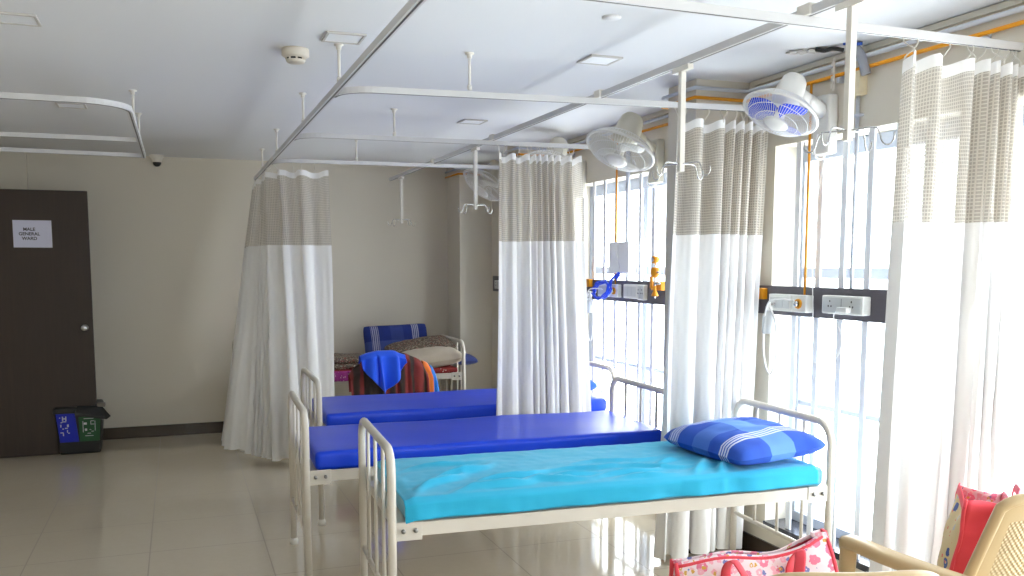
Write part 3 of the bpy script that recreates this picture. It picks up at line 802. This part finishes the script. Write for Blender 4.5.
# ------------------------------------------------------------------ beds
BL, BW, BH = 1.875, .746, .83
def bed_proto():
    t = thing('hospital_bed', (0, 0, 0), '', 'hospital bed', 'white tubular steel ward beds')
    r = .0165
    def end(x, name, top):
        P = [(x, 0, 0), (x, 0, top-.09)] + [(x, .09-.09*math.cos(a), top-.09+.09*math.sin(a)) for a in [k*PI/2/7 for k in range(1, 8)]]
        P += [(x, BW-p[1], p[2]) for p in reversed(P)]
        h = MB().tube(P, r, 14).build(name, 'bed_enamel', t)
        for k in (1, 2, 3):
            MB().tube([(x, BW*k/4, .25), (x, BW*k/4, top)], .0075, 10).build('spindle', 'bed_enamel', h)
        MB().tube([(x, 0, .25), (x, BW, .25)], .0105, 10).build('cross_bar', 'bed_enamel', h)
        for y in (0, BW):
            MB().lathe([(.001, 0), (.021, 0), (.022, .02), (.018, .035)], Matrix.Translation((x, y, 0)), 16).build('rubber_foot', 'rod', h)
    end(0, 'footboard', BH); end(BL, 'headboard', BH)
    for y, s in ((0, 1), (BW, -1)):
        b = MB(); b.box((.018, y-.003, .512), (BL-.018, y+.003, .562)); b.box((.018, min(y, y+s*.035), .512), (BL-.018, max(y, y+s*.035), .517))
        rl = b.build('side_rail', 'bed_enamel', t)
        for x0 in (.010, BL-.11): MB().box((x0, y-s*.003-.004, .498), (x0+.10, y-s*.003+.004, .566)).build('bracket_plate', 'bed_enamel', rl, bevel=.002)
        for xx in (.04, .085, BL-.085, BL-.04):
            b = MB(); b.lathe([(.001, -.012), (.006, -.012), (.008, -.006), (.008, .012), (.001, .012)], Matrix.Translation((xx, y-s*.006, .535)) @ Matrix.Rotation(s*PI/2, 4, 'X'), 10)
            b.build('bolt', 'bolt', rl)
    b = MB(); b.box((.02, .036, .548), (BL-.02, BW-.036, .556))
    for k in range(6): b.box((.15+k*.31, .036, .52), (.17+k*.31, BW-.036, .548))
    for x in (.02, BL-.05): b.box((x, .036, .515), (x+.03, BW-.036, .548))
    b.build('bed_deck', 'bed_enamel', t)
    return t
bp = bed_proto()
BEDS = [(.699, 3.123, -.050, 'nearest white steel bed with the turquoise sheet'),
        (.520, 4.077, -.029, 'white steel bed in the middle with a bare blue mattress'),
        (.735, 5.13, -.008, 'white steel bed with a blue mattress half hidden by the hanging curtain'),
        (.445, 7.44, 0., 'white steel bed by the far wall heaped with bedding')]
beds = []
for i, (x, y, a, lab) in enumerate(BEDS):
    o = bp if i == 0 else copy_tree(bp)
    o['label'] = lab; beds.append((o, x, y, a))
for o, x, y, a in beds: o.location = (x, y, 0); o.rotation_euler = (0, 0, a)

def rounded_slab(L, W, T, rr, nx=40, ny=16, bump=None, r2=.03):
    """closed mattress-like slab, local origin at corner, z from 0"""
    def fn(u, v):
        # v around cross section, u along length
        return None
    b = MB()
    sec = []
    for cx, cz, a0 in ((W-rr, rr, -PI/2), (W-rr, T-rr, 0), (rr, T-rr, PI/2), (rr, rr, PI)):
        for k in range(5):
            a = a0+PI/2*k/4; sec.append((cx+rr*math.cos(a), cz+rr*math.sin(a)))
        if a0 == 0:
            for k in range(1, ny): sec.append((W-rr-(W-2*rr)*k/ny, T))
    n = len(sec); vs = []; xs = [0, .004, .012, .025] + [.025+(L-.05)*k/nx for k in range(1, nx)] + [L-.025, L-.012, L-.004, L]
    for x in xs:
        e = min(x, L-x); sh = 0 if e >= .025 else .018*(1-math.sqrt(max(0, 1-(1-e/.025)**2)))
        for (y, z) in sec:
            yy = sh+(y)*(W-2*sh)/W; zz = sh+z*(T-2*sh)/T
            p = Vector((x, yy, zz))
            if bump: p.z += bump(x, yy)*(1 if z > T*.5 else 0)
            vs.append(p)
    fs = []
    for i in range(len(xs)-1):
        for k in range(n):
            a = i*n+k; c = i*n+(k+1) % n; fs.append((a, a+n, c+n, c))
    fs.append(tuple(range(n))); fs.append(tuple((len(xs)-1)*n+k for k in reversed(range(n))))
    b.add(vs, fs, 0, True)
    return b
ZD = .5565
def place_on_bed(o, i, dx, dy, dz=0., rz=0.):
    _, x, y, a = beds[i]; c, s = math.cos(a), math.sin(a)
    o.location = (x+dx*c-dy*s, y+dx*s+dy*c, ZD+dz); o.rotation_euler = (0, 0, a+rz)
for i, lab in ((1, 'bare blue vinyl mattress between the turquoise bed and the curtain-covered one'), (2, 'blue vinyl mattress crossed by the hanging curtain')):
    def bm_(x, y, i=i): return .006*noise.noise(Vector((x*2.2, y*3, i*5)))
    m = rounded_slab(1.79, .70, .088, .022, bump=bm_).build('mattress', 'vinyl')
    tag(m, lab, 'mattress', 'blue vinyl mattresses')
    place_on_bed(m, i, .042, .012)
m = rounded_slab(1.805, .70, .085, .022).build('mattress', ['mattress_trim']); tag(m, 'mattress under the turquoise sheet, its pale blue end showing at the headboard', 'mattress')
place_on_bed(m, 0, .055, .016)
m = rounded_slab(1.79, .70, .05, .018).build('mattress', ['red_print']); tag(m, 'red printed mattress on the bed by the far wall', 'mattress')
place_on_bed(m, 3, .042, .018)

# turquoise sheet with wrinkles, laid over the near mattress
def wr(x, y):
    v = 0
    for (cx, cy, ang, ln, wd, am) in ((.95, .12, .35, .20, .018, .011), (1.08, .20, -.15, .26, .016, .008), (1.28, .12, 1.1, .12, .020, .012), (1.36, .09, 1.35, .10, .016, .012), (1.20, .28, .9, .10, .018, .009),
                                  (.80, .26, .2, .25, .018, .008), (.45, .18, .5, .25, .022, .013), (.30, .34, .7, .22, .02, .012), (.38, .08, .3, .2, .022, .013), (1.42, .16, 1.7, .10, .02, .009), (.62, .10, .12, .2, .02, .011), (.18, .2, .9, .2, .02, .012), (.26, .5, .3, .2, .02, .008), (1.0, .36, .1, .3, .02, .005),(1.0,.05,.25,.15,.02,.010),(1.33,.20,1.2,.09,.016,.008),(.72,.16,.35,.16,.015,.009)):
        dx, dy = x-cx, y-cy; c, s = math.cos(ang), math.sin(ang)
        a, b = dx*c+dy*s, -dx*s+dy*c
        b += .03*math.sin(a*14)
        v += 2.3*am*math.exp(-(a/ln)**2*2-(b/wd)**2)
    v += .004*noise.noise(Vector((x*7, y*9, 1))) + .002*noise.noise(Vector((x*22, y*22, 2)))
    return v
def sheetf():
    L0, L1, W, T = -.006, 1.765, .70, .085
    hang = .085
    def fn(u, v):
        x = L0+(L1-L0)*u
        s = v*(W+2*hang)-hang            # running across
        drop_n = .066+.004*noise.noise(Vector((x*3.2, 0, 4)))
        if s < 0: q = min(1, -s/hang); y = -.008-.008*q+.012*noise.noise(Vector((x*9, q*1.5, 7)))*q; z = T+.004-q*drop_n
        elif s > W: q = min(1, (s-W)/hang); y = W+.008; z = T+.004-q*.07
        else: y = s; z = T+.004
        r = .026
        if 0 <= s < r: z -= r*(1-math.sqrt(max(0, 1-((r-s)/r)**2)))*.7
        if W-r < s <= W: z -= r*(1-math.sqrt(max(0, 1-((s-W+r)/r)**2)))*.7
        if s >= 0: z += wr(x, s)*min(1, max(.25, s/.05))+.001
        else: z += -.012*.7; y -= wr(x, 0)*.9+.004*math.sin(x*17+2*math.sin(x*5))
        if s >= 0 and s < r: pass
        if x < .03: z -= .010*(1-(max(x, 0)/.03))
        return (x, y, z)
    b = MB(); b.grid(fn, 220, 90); 
    return b.build('bed_sheet', 'sheet', None, solid=.002, offset=1.)
sh = sheetf(); tag(sh, 'wrinkled turquoise sheet tucked over the nearest mattress', 'bed sheet'); place_on_bed(sh, 0, .055, .016)

# pillows
def pillow(L, W, T, mat, name='pillow', seed=0, sag=0., pinch=.12):
    b = MB()
    def prof(u, v):
        a = abs(2*u-1); c = abs(2*v-1)
        return (max(0, 1-a**3.2))**.45*(max(0, 1-c**3.2))**.45
    def outline(u, v):
        x = (u-.5)*L; y = (v-.5)*W
        x *= 1-pinch*.5*(1-abs(2*v-1)**2); y *= 1-pinch*(1-abs(2*u-1)**2)
        q = (abs(2*u-1)**6)*(abs(2*v-1)**6); x *= 1-.05*q; y *= 1-.05*q
        return x, y
    def f(sgn):
        def fn(u, v):
            x, y = outline(u, v); h = prof(u, v)
            z = sgn*T*.5*h*(1 if sgn > 0 else .75)
            z += (.012*noise.noise(Vector((x*8, y*8, seed)))+.006*noise.noise(Vector((x*20, y*16, seed+3))))*h*(1 if sgn > 0 else .3)
            return (x, y, z+sag*(abs(2*u-1)**2)*-.02)
        return fn
    b.grid(f(1), 40, 30); 
    b.grid(lambda u, v: f(-1)(1-u, v), 40, 30, uvfn=lambda u, v: (1-u, v))
    return b.build(name, mat)
p = pillow(.59, .49, .16, 'plaid', seed=2, pinch=.06)
tag(p, 'plump blue plaid pillow on the turquoise sheet by the headboard', 'pillow')
PP = p
p.location = (2.36, 3.365, .708); p.rotation_euler = (.06, .0, -PI/2+.06)
p = pillow(.42, .30, .14, 'towel', seed=5, pinch=.06)
tag(p, 'small bright blue pillow at the window end of the bed behind the hanging curtain', 'pillow')
place_on_bed(p, 2, 1.60, .24, .148, .3)

# bedding heaped on the bed by the far wall
p = pillow(.60, .42, .16, 'plaid_navy', seed=8, pinch=.03); p.name = 'pillow'
tag(p, 'navy plaid pillow propped upright against the far wall', 'pillow')
p.location = (1.865, 8.03, .752); p.rotation_euler = (PI/2-.28, -.03, 0)
p = pillow(.36, .30, .13, 'navy', seed=9); tag(p, 'navy pillow poking out behind the headboard of the far bed', 'pillow')
p.location = (2.33, 7.76, .655); p.rotation_euler = (.1, .1, .3)
def blanket_roll(L, W, T, mat, label, loc, rot, seed, layers=3):
    t = thing('folded_blanket', loc, label, 'blanket')
    for k in range(layers):
        s = .94-.05*k
        bb = rounded_slab(L*s, W*s, T/layers, T/layers*.48, nx=16, ny=8, bump=lambda x, y, k=k: .012*noise.noise(Vector((x*6, y*6, seed+k))))
        c = Matrix.Rotation(rot, 4, 'Z') @ Matrix.Translation((-L*s/2+.01*k, -W*s/2, T*k/layers*.97))
        bb.v = [tuple(Vector(loc)+(c @ Vector(v))) for v in bb.v]
        bb.build('fold', mat if not isinstance(mat, list) else mat[k % len(mat)], t)
    return t
blanket_roll(.46, .50, .10, 'brown_print', 'folded brown printed blanket beside the navy plaid pillow', (1.33, 7.83, .609), .1, 1, 2)
t = MB(); 
def fn(u, v): return (1.02+.42*u, 7.432+.006*math.sin(30*u)-.006*v, .618-.085*v)
t.grid(fn, 24, 6); o = t.build('folded_cloth', 'magenta_print', None, solid=.006, loc=None); tag(o, 'magenta spotted cloth hanging over the side of the far bed', 'cloth')
# cream blanket: big soft bundle with a printed top
p = pillow(.62, .44, .20, 'cream_cloth', name='rolled_blanket', seed=14, pinch=.04); tag(p, 'cream blanket bundled against the headboard of the far bed', 'blanket')
p.location = (2.03, 7.66, .672); p.rotation_euler = (.06, -.10, .05)
p = pillow(.60, .40, .13, 'brown_print', name='rolled_blanket', seed=17, pinch=.04); tag(p, 'brown printed blanket lying on top of the cream blanket bundle', 'blanket')
p.location = (2.03, 7.79, .752); p.rotation_euler = (.22, -.14, .05)

# chair before the far bed, draped with cloth
t = thing('steel_chair', (1.58, 6.95, 0), 'steel tube chair almost covered by a maroon blanket before the far bed', 'chair')
b = MB(); P = [(1.37, 6.98, 0), (1.37, 6.98, .58)] + [(1.37+.12-.12*math.cos(a), 6.98, .58+.12*math.sin(a)) for a in [k*PI/2/6 for k in range(1, 7)]]
P += [(3.16-p_[0], p_[1], p_[2]) for p_ in reversed(P)]
MB().tube(P, .012, 12).build('back_frame', 'bed_enamel', t)
MB().box((1.40, 6.985, .46), (1.76, 7.0, .64)).build('backrest', 'black_plastic', t, bevel=.006)
MB().box((1.35, 7.0, .43), (1.81, 7.40, .47)).build('seat', 'black_plastic', t, bevel=.01)
for x in (1.36, 1.80): MB().tube([(x, 7.38, .43), (x, 7.39, 0)], .012, 10).build('leg', 'bed_enamel', t)
MB().tube(catmull([(1.40, 6.90, .36), (1.47, 6.885, .43), (1.56, 6.88, .466), (1.65, 6.885, .43), (1.72, 6.90, .36)], 6), .011, 10).build('tube_arch', 'white_metal', t)
def drape(x0, x1, top, zb, y, mat, name, nf=9, amp=.014, seed=0, backz=.5, thick=.006, bottom=None, topf=None):
    g = MB()
    def fn(u, v):
        x = x0+(x1-x0)*u
        a = abs(2*u-1); zt = top-(.17*a**3.2 if topf is None else topf(u))
        bz = zb if bottom is None else bottom(u)
        # v 0..0.6 front (from bottom to top), .6...1 over and down the back
        if v < .6: q = v/.6; z = bz+(zt-bz)*q; yy = y-.02*(1-q)
        else:
            q = (v-.6)/.4; an = min(1, q/.3)*PI; z = zt+.03*math.sin(an) if q < .3 else zt-(zt-backz)*(q-.3)/.7
            yy = y+.045*(1-math.cos(an)) if q < .3 else y+.09
        w_ = (1-q*.6 if v < .6 else .4)
        ft = amp*math.sin(nf*2*PI*u+2.2*math.sin(3*u+seed)+1.2*noise.noise(Vector((u*3, z*3, seed))))*w_
        yy += -abs(amp)+ft if v < .6 else 0
        x += .5*amp*math.sin(nf*PI*u*1.3+z*6)
        return (x, yy, z+.006*noise.noise(Vector((x*9, z*9, seed))))
    g.grid(fn, 110, 40)
    return g.build(name, mat, None, solid=thick)
o = drape(1.24, 1.87, .775, .30, 6.925, 'blanket', 'draped_blanket', nf=8, amp=.016, seed=3); tag(o, 'maroon and dark striped blanket draped over the chair before the far bed', 'blanket')
o = drape(1.325, 1.67, .80, .49, 6.870, 'towel', 'draped_towel', nf=3.4, amp=.030, seed=6, backz=.7,
          bottom=lambda u: .50+.24*max(0, (abs(u-.48)/.52))**1.3, topf=lambda u: .04*abs(2*u-1)**2.5); tag(o, 'bright blue towel hung to a point over the maroon blanket', 'towel')
o = drape(1.835, 1.905, .70, .32, 6.955, 'jacket_orange', 'folded_cloth', nf=1.2, amp=.010, seed=2, topf=lambda u: .10*u**2); tag(o, 'orange cloth edge beside the maroon draped blanket', 'cloth')
o = drape(1.90, 1.965, .66, .32, 6.97, 'jacket_blue', 'folded_cloth', nf=1.2, amp=.010, seed=4, topf=lambda u: .22*u**2); tag(o, 'light blue cloth edge hanging outside the orange cloth', 'cloth')

# ------------------------------------------------------------------ waste bin
t = thing('waste_bin', (-.75, 7.88, 0), 'black waste bin with blue and green front and an open black lid', 'bin')
y0, y1 = 7.76, 8.02
b = MB()
def taper(x0, x1, z0, z1, s0, s1, y0=y0, y1=y1, mi=0):
    cx = (x0+x1)/2; cy = (y0+y1)/2
    vs = []
    for z, s in ((z0, s0), (z1, s1)):
        for x, y in ((x0, y0), (x1, y0), (x1, y1), (x0, y1)): vs.append((cx+(x-cx)*s, cy+(y-cy)*s, z))
    b.add(vs, [(0,3,2,1),(4,5,6,7),(0,1,5,4),(1,2,6,5),(2,3,7,6),(3,0,4,7)], mi)
taper(-.945, -.60, 0, .33, .84, 1.0); b.build('bin_body', 'black_plastic', t, bevel=.012)
def panel(name, mat, x0, x1, xx0, xx1, z0, z1, top=None):
    g = MB(); ya, yb = y0+.026*(1-z0/.33)-.006, y0+.026*(1-z1/.33)-.006
    vs = [(x0, ya, z0), (x1, ya, z0), (xx1, yb, z1), (xx0, yb, z1)]
    vs += [(p[0], p[1]+.006, p[2]) for p in vs]
    g.add(vs, [(0,1,2,3),(7,6,5,4),(0,4,5,1),(1,5,6,2),(2,6,7,3),(3,7,4,0)])
    return g.build(name, mat, t, bevel=.002)
panel('blue_panel', 'binblue', -.912, -.775, -.935, -.80, .10, .345)
panel('green_panel', 'bingreen', -.770, -.628, -.772, -.612, .10, .30)
g = MB(); rnd = random.Random(4); yy = lambda z: y0+.026*(1-z/.33)-.0085
def mark(x, z, w_, h_): g.cbox((x, yy(z), z), (w_, .003, h_))
for x, z, w_, h_ in ((-.885,.292,.008,.035),(-.862,.292,.008,.035),(-.873,.292,.02,.008),(-.895,.262,.012,.006),(-.875,.268,.03,.006),(-.90,.235,.008,.02),(-.885,.21,.01,.008),(-.85,.235,.012,.02),(-.862,.215,.02,.007),(-.895,.18,.022,.006),(-.885,.165,.007,.022),(-.855,.19,.006,.02),(-.845,.175,.012,.006),(-.905,.30,.008,.006)): mark(x, z, w_, h_)
for x, z, w_, h_ in ((-.70,.285,.07,.004),(-.70,.145,.06,.004),(-.742,.22,.004,.09),(-.655,.225,.004,.08),(-.725,.245,.022,.016),(-.685,.25,.004,.03),(-.672,.265,.022,.004),(-.672,.238,.022,.004),(-.722,.195,.016,.018),(-.69,.195,.012,.004),(-.675,.18,.018,.004),(-.70,.165,.025,.004)): mark(x, z, w_, h_)
g.build('printed_marks', 'binmark', t)
b = MB(); b.add([(-.955, y0-.02, .33), (-.60, y0-.02, .33), (-.60, y1+.02, .36), (-.955, y1+.02, .36), (-.945, y0-.02, .375), (-.61, y0-.02, .375), (-.61, y1+.01, .40), (-.945, y1+.01, .40)], [(0,3,2,1),(4,5,6,7),(0,1,5,4),(1,2,6,5),(2,3,7,6),(3,0,4,7)])
b.build('lid', 'black_plastic', t, bevel=.012)
b = MB(); b.add([(-.80, y0-.055, .325), (-.70, y0-.05, .30), (-.565, y0-.05, .275), (-.535, y0+.02, .29), (-.60, y0, .385), (-.78, y0, .392), (-.79, y0-.05, .345), (-.58, y0-.05, .30)], [(0,1,2,7,6),(6,7,4,5),(7,2,3,4),(0,6,5),(0,5,4,3),(0,3,2,1)])
b.build('lid_flap', 'black_plastic', t, bevel=.006)
MB().box((-.635, y0-.01, .372), (-.575, y0+.05, .402)).build('hinge', 'hinge', t, bevel=.006)

# ------------------------------------------------------------------ plastic armchairs
def plastic_chair():
    t = thing('plastic_chair', (0, 0, 0), '', 'chair', 'beige plastic armchairs')
    # local: facing +Y, centre of seat at origin (x across)
    sw, sd, sz = .235, .22, .415
    def seat(u, v):
        x = (u-.5)*2*(sw-.02*(1-v)); y = -sd+2*sd*v
        z = sz-.018*math.sin(PI*u)*math.sin(PI*min(1, v*1.1))-.02*max(0, v-.85)/.15
        return (x, y, z)
    g = MB(); g.grid(seat, 18, 18, uvfn=lambda u, v: (u*.47, v*.44)); g.build('seat', 'plastic', t, solid=.006)
    # back: curved shell from arm to arm
    def back(u, v, grow=0.):
        w0 = .275-.085*v**1.1
        a = (u-.5)*2
        x = w0*math.sin(a*1.25)/math.sin(1.25)
        y = -sd-.005-.10*v+.075*(1-math.cos(a*1.25))
        zt = .87-.035*abs(a)**4
        return (x, y+grow, .44+(zt-.44)*v)
    def mfn(u, v): return 1 if (.15 < u < .85 and .12 < v < .84) else 0
    g = MB(); g.grid(back, 40, 26, uvfn=lambda u, v: (u*.55, v*.45), mfn=mfn); g.build('backrest', ['plastic', 'lattice'], t, solid=.012)
    # rim of the back continuing into the arms
    rim = []
    L = []
    for k in range(9): v = k/8; L.append(Vector(back(0, .36+.64*v)))
    top_ = [Vector(back(k/16, 1)) for k in range(1, 16)]
    Rr = [Vector((-p.x, p.y, p.z)) for p in reversed(L)]
    g = MB(); g.tube(L+top_+Rr, .011, 10, sx=1., sy=1.5); g.build('rim', 'plastic', t)
    for s in (-1, 1):
        P = catmull([(s*.262, -sd-.045, .625), (s*.283, -.12, .628), (s*.290, .02, .630), (s*.285, .13, .632), (s*.280, .19, .628)], 5)
        g = MB()
        vs = []; n = len(P)
        for p in P: 
            for dx, dz in ((-.030, -.022), (.030, -.022), (.034, .004), (.022, .013), (-.022, .013), (-.034, .004)): vs.append(p+Vector((dx, 0, dz)))
        fs = [(i*6+k, i*6+(k+1) % 6, (i+1)*6+(k+1) % 6, (i+1)*6+k) for i in range(n-1) for k in range(6)]
        g.add(vs, fs+[tuple(range(5, -1, -1)), tuple((n-1)*6+k for k in range(6))], 0, True)
        a = g.build('armrest', 'plastic', t)
        # front leg flows up into the arm
        g = MB(); P = catmull([(s*.275, .185, .625), (s*.268, .195, .50), (s*.262, .205, .40), (s*.275, .225, .2), (s*.292, .245, 0)], 5)
        g.tube(P, [.030-.010*k/(len(P)-1) for k in range(len(P))], 8, sx=.7, sy=1.1, up=(1, 0, 0)); g.build('leg', 'plastic', t)
        g = MB(); P = catmull([(s*.255, -sd-.03, .60), (s*.24, -sd-.01, .42), (s*.25, -.26, .2), (s*.275, -.30, 0)], 5)
        g.tube(P, [.028-.008*k/(len(P)-1) for k in range(len(P))], 8, sx=.7, sy=1.1, up=(1, 0, 0)); g.build('leg', 'plastic', t)
    g = MB(); g.tube(catmull([(-.262, .20, .40), (-.12, .215, .385), (.12, .215, .385), (.262, .20, .40)], 5), .018, 8, sx=1.6, sy=.6); g.build('apron', 'plastic', t)
    return t
c1 = plastic_chair(); c2 = copy_tree(c1)
c1['label'] = 'beige plastic armchair with woven-pattern back beside the nearest curtain'
c2['label'] = 'beige plastic armchair of which only the top rim shows below the lying floral bag'
c1.location = (2.265, 2.065, 0); c1.rotation_euler = (0, 0, .06)
c2.location = (1.365, 1.70, 0); c2.rotation_euler = (0, 0, -.30)

# ------------------------------------------------------------------ bags
def tote(name, w_, d_, h_, mats, label, loc, rot, seed, lean=0., slump=0., cat='bag', flop=False, close=0., roll=0., hs=(-1, 1), tr_=.012):
    """mats: front(-y), back(+y), side gusset, trim, lining ; open top"""
    t = thing(name, loc, label, cat)
    Mx = Matrix.Translation(loc) @ Matrix.Rotation(rot, 4, 'Z') @ Matrix.Rotation(lean, 4, 'X') @ Matrix.Rotation(roll, 4, 'Y')
    def tr(p): return tuple(Mx @ Vector(p))
    def nz(x, y, z): return noise.noise(Vector((x*9+seed, y*9, z*9)))*.014
    def ztop(x): return h_-slump*(math.sin(PI*(x/w_+.5)*1.0))-.01*math.sin(9*x/w_)
    def face(sg):
        def fn(u, v):
            x = (u-.5)*w_*(1-.06*v); zt = ztop(x); z = zt*v
            y = sg*d_/2*(1-.25*v-close*v*v)+sg*.022*math.sin(PI*u)*math.sin(PI*v)
            return tr((x, y+nz(x, sg, z), z))
        return fn
    def side(sg):
        def fn(u, v):
            x = sg*w_/2*(1-.06*v); zt = ztop(x); y = (u-.5)*d_*(1-.25*v-close*v*v)
            x -= sg*.035*math.sin(PI*u)*v
            return tr((x+nz(y, sg, v), y, zt*v))
        return fn
    fr = MB().grid(face(-1), 26, 20).build('front_panel', mats[0], t, solid=.003)
    MB().grid(face(1), 26, 20).build('back_panel', mats[1], t, solid=.003)
    for sg in (-1, 1): MB().grid(side(sg), 10, 20).build('side_gusset', mats[2] if sg > 0 else mats[1], t, solid=.003)
    MB().box((-w_/2, -d_/2, 0), (w_/2, d_/2, .004), mat=Mx).build('base', mats[2], t)
    # trims along top rim and corner seams
    for sg in (-1, 1):
        g = MB(); P = [Vector(face(sg)(k/16, .97)) for k in range(17)]
        g.tube(P, tr_, 8, sx=1., sy=.25, up=Mx.to_3x3() @ Vector((0, 0, 1))); g.build('rim_trim', mats[3] if sg < 0 else mats[4], t)
        for e in (0, 1):
            g = MB(); P = [Vector(face(sg)(e, k/10)) for k in range(11)]
            g.tube(P, .006, 6); g.build('seam_trim', mats[3], t)
        # handle strap
        if sg not in hs: continue
        hx = w_*.22; fz = h_-.03
        P = catmull([face(sg)(.5-.22, .55), face(sg)(.5-.20, .85), tr((-hx*.75, sg*d_*.42, h_+.03)), tr((0, sg*d_*.50, h_+.02)), tr((hx*.75, sg*d_*.42, h_+.03)), face(sg)(.5+.20, .85), face(sg)(.5+.22, .55)], 6)
        if flop:
            P = catmull([face(sg)(.5-.22, .60), face(sg)(.5-.21, .88), tr((-hx*.9, sg*(d_*.40+.02), h_+.004)), tr((-hx*.6, sg*(d_*.5+.03), h_-.05)), tr((0, sg*(d_*.5+.035), h_-.10)), tr((hx*.6, sg*(d_*.5+.03), h_-.06)), tr((hx*.9, sg*(d_*.40+.02), h_+.002)), face(sg)(.5+.21, .88), face(sg)(.5+.22, .60)], 6)
        g = MB(); g.tube([Vector(p)+Mx.to_3x3() @ Vector((0, sg*.006, 0)) for p in P], .013, 8, sx=.2, sy=1., up=Mx.to_3x3() @ Vector((0, sg, 0))); g.build('handle', mats[3] if sg < 0 else mats[4], t)
    return t
tote('tote_bag', .30, .17, .33, ('beige_print', 'floral', 'red_trim', 'red_trim', 'pink_trim'), 'upright printed tote bag with red side standing on the armchair by the curtain',
     (2.345, 2.10, .445), -2.32, 2, lean=-.12, slump=.03, hs=(1,), tr_=.020)
tote('tote_bag', .42, .17, .375, ('floral', 'floral', 'floral', 'red_trim', 'red_trim'), 'slumped pink floral tote bag with red handles on the armchair seat below the bed',
     (1.335, 1.80, .44), -.18, 7, roll=-.10, slump=.02, flop=True, close=.62, tr_=.007, hs=(-1,))

# ------------------------------------------------------------------ light
wd = bpy.data.worlds.new('world'); sc.world = wd; wd.use_nodes = True
nt = wd.node_tree; nt.nodes.clear()
bg = nt.nodes.new('ShaderNodeBackground'); ow = nt.nodes.new('ShaderNodeOutputWorld')
bg.inputs[0].default_value = (.93, .97, 1., 1); bg.inputs[1].default_value = 6.3
nt.links.new(bg.outputs[0], ow.inputs[0])
for y0, y1 in WIN:
    l = bpy.data.lights.new('window_portal', 'AREA'); l.shape = 'RECTANGLE'; l.size = y1-y0; l.size_y = HEAD-SILL
    l.cycles.is_portal = True
    o = bpy.data.objects.new('window_portal', l); C.objects.link(o)
    o.location = (XO+.05, (y0+y1)/2, (HEAD+SILL)/2)
    o.rotation_euler = Vector((-1, 0, 0)).to_track_quat('-Z', 'Z').to_euler()
sc.view_settings.view_transform = 'Standard'; sc.view_settings.look = 'None'
l = bpy.data.lights.new('window_portal', 'AREA'); l.shape = 'RECTANGLE'; l.size = BWX[1]-BWX[0]; l.size_y = BWZ[1]-BWZ[0]; l.cycles.is_portal = True
o = bpy.data.objects.new('window_portal', l); C.objects.link(o); o.location = (1.55, YB-.25, 1.5); o.rotation_euler = (PI/2, 0, 0)
sc.view_settings.exposure = 1.0; sc.view_settings.gamma = 1.0; sc.view_settings.use_curve_mapping = False
sc.cycles.use_denoising = True
sc.cycles.max_bounces = 10; sc.cycles.diffuse_bounces = 7; sc.cycles.transparent_max_bounces = 16
sc.cycles.caustics_reflective = False; sc.cycles.caustics_refractive = False
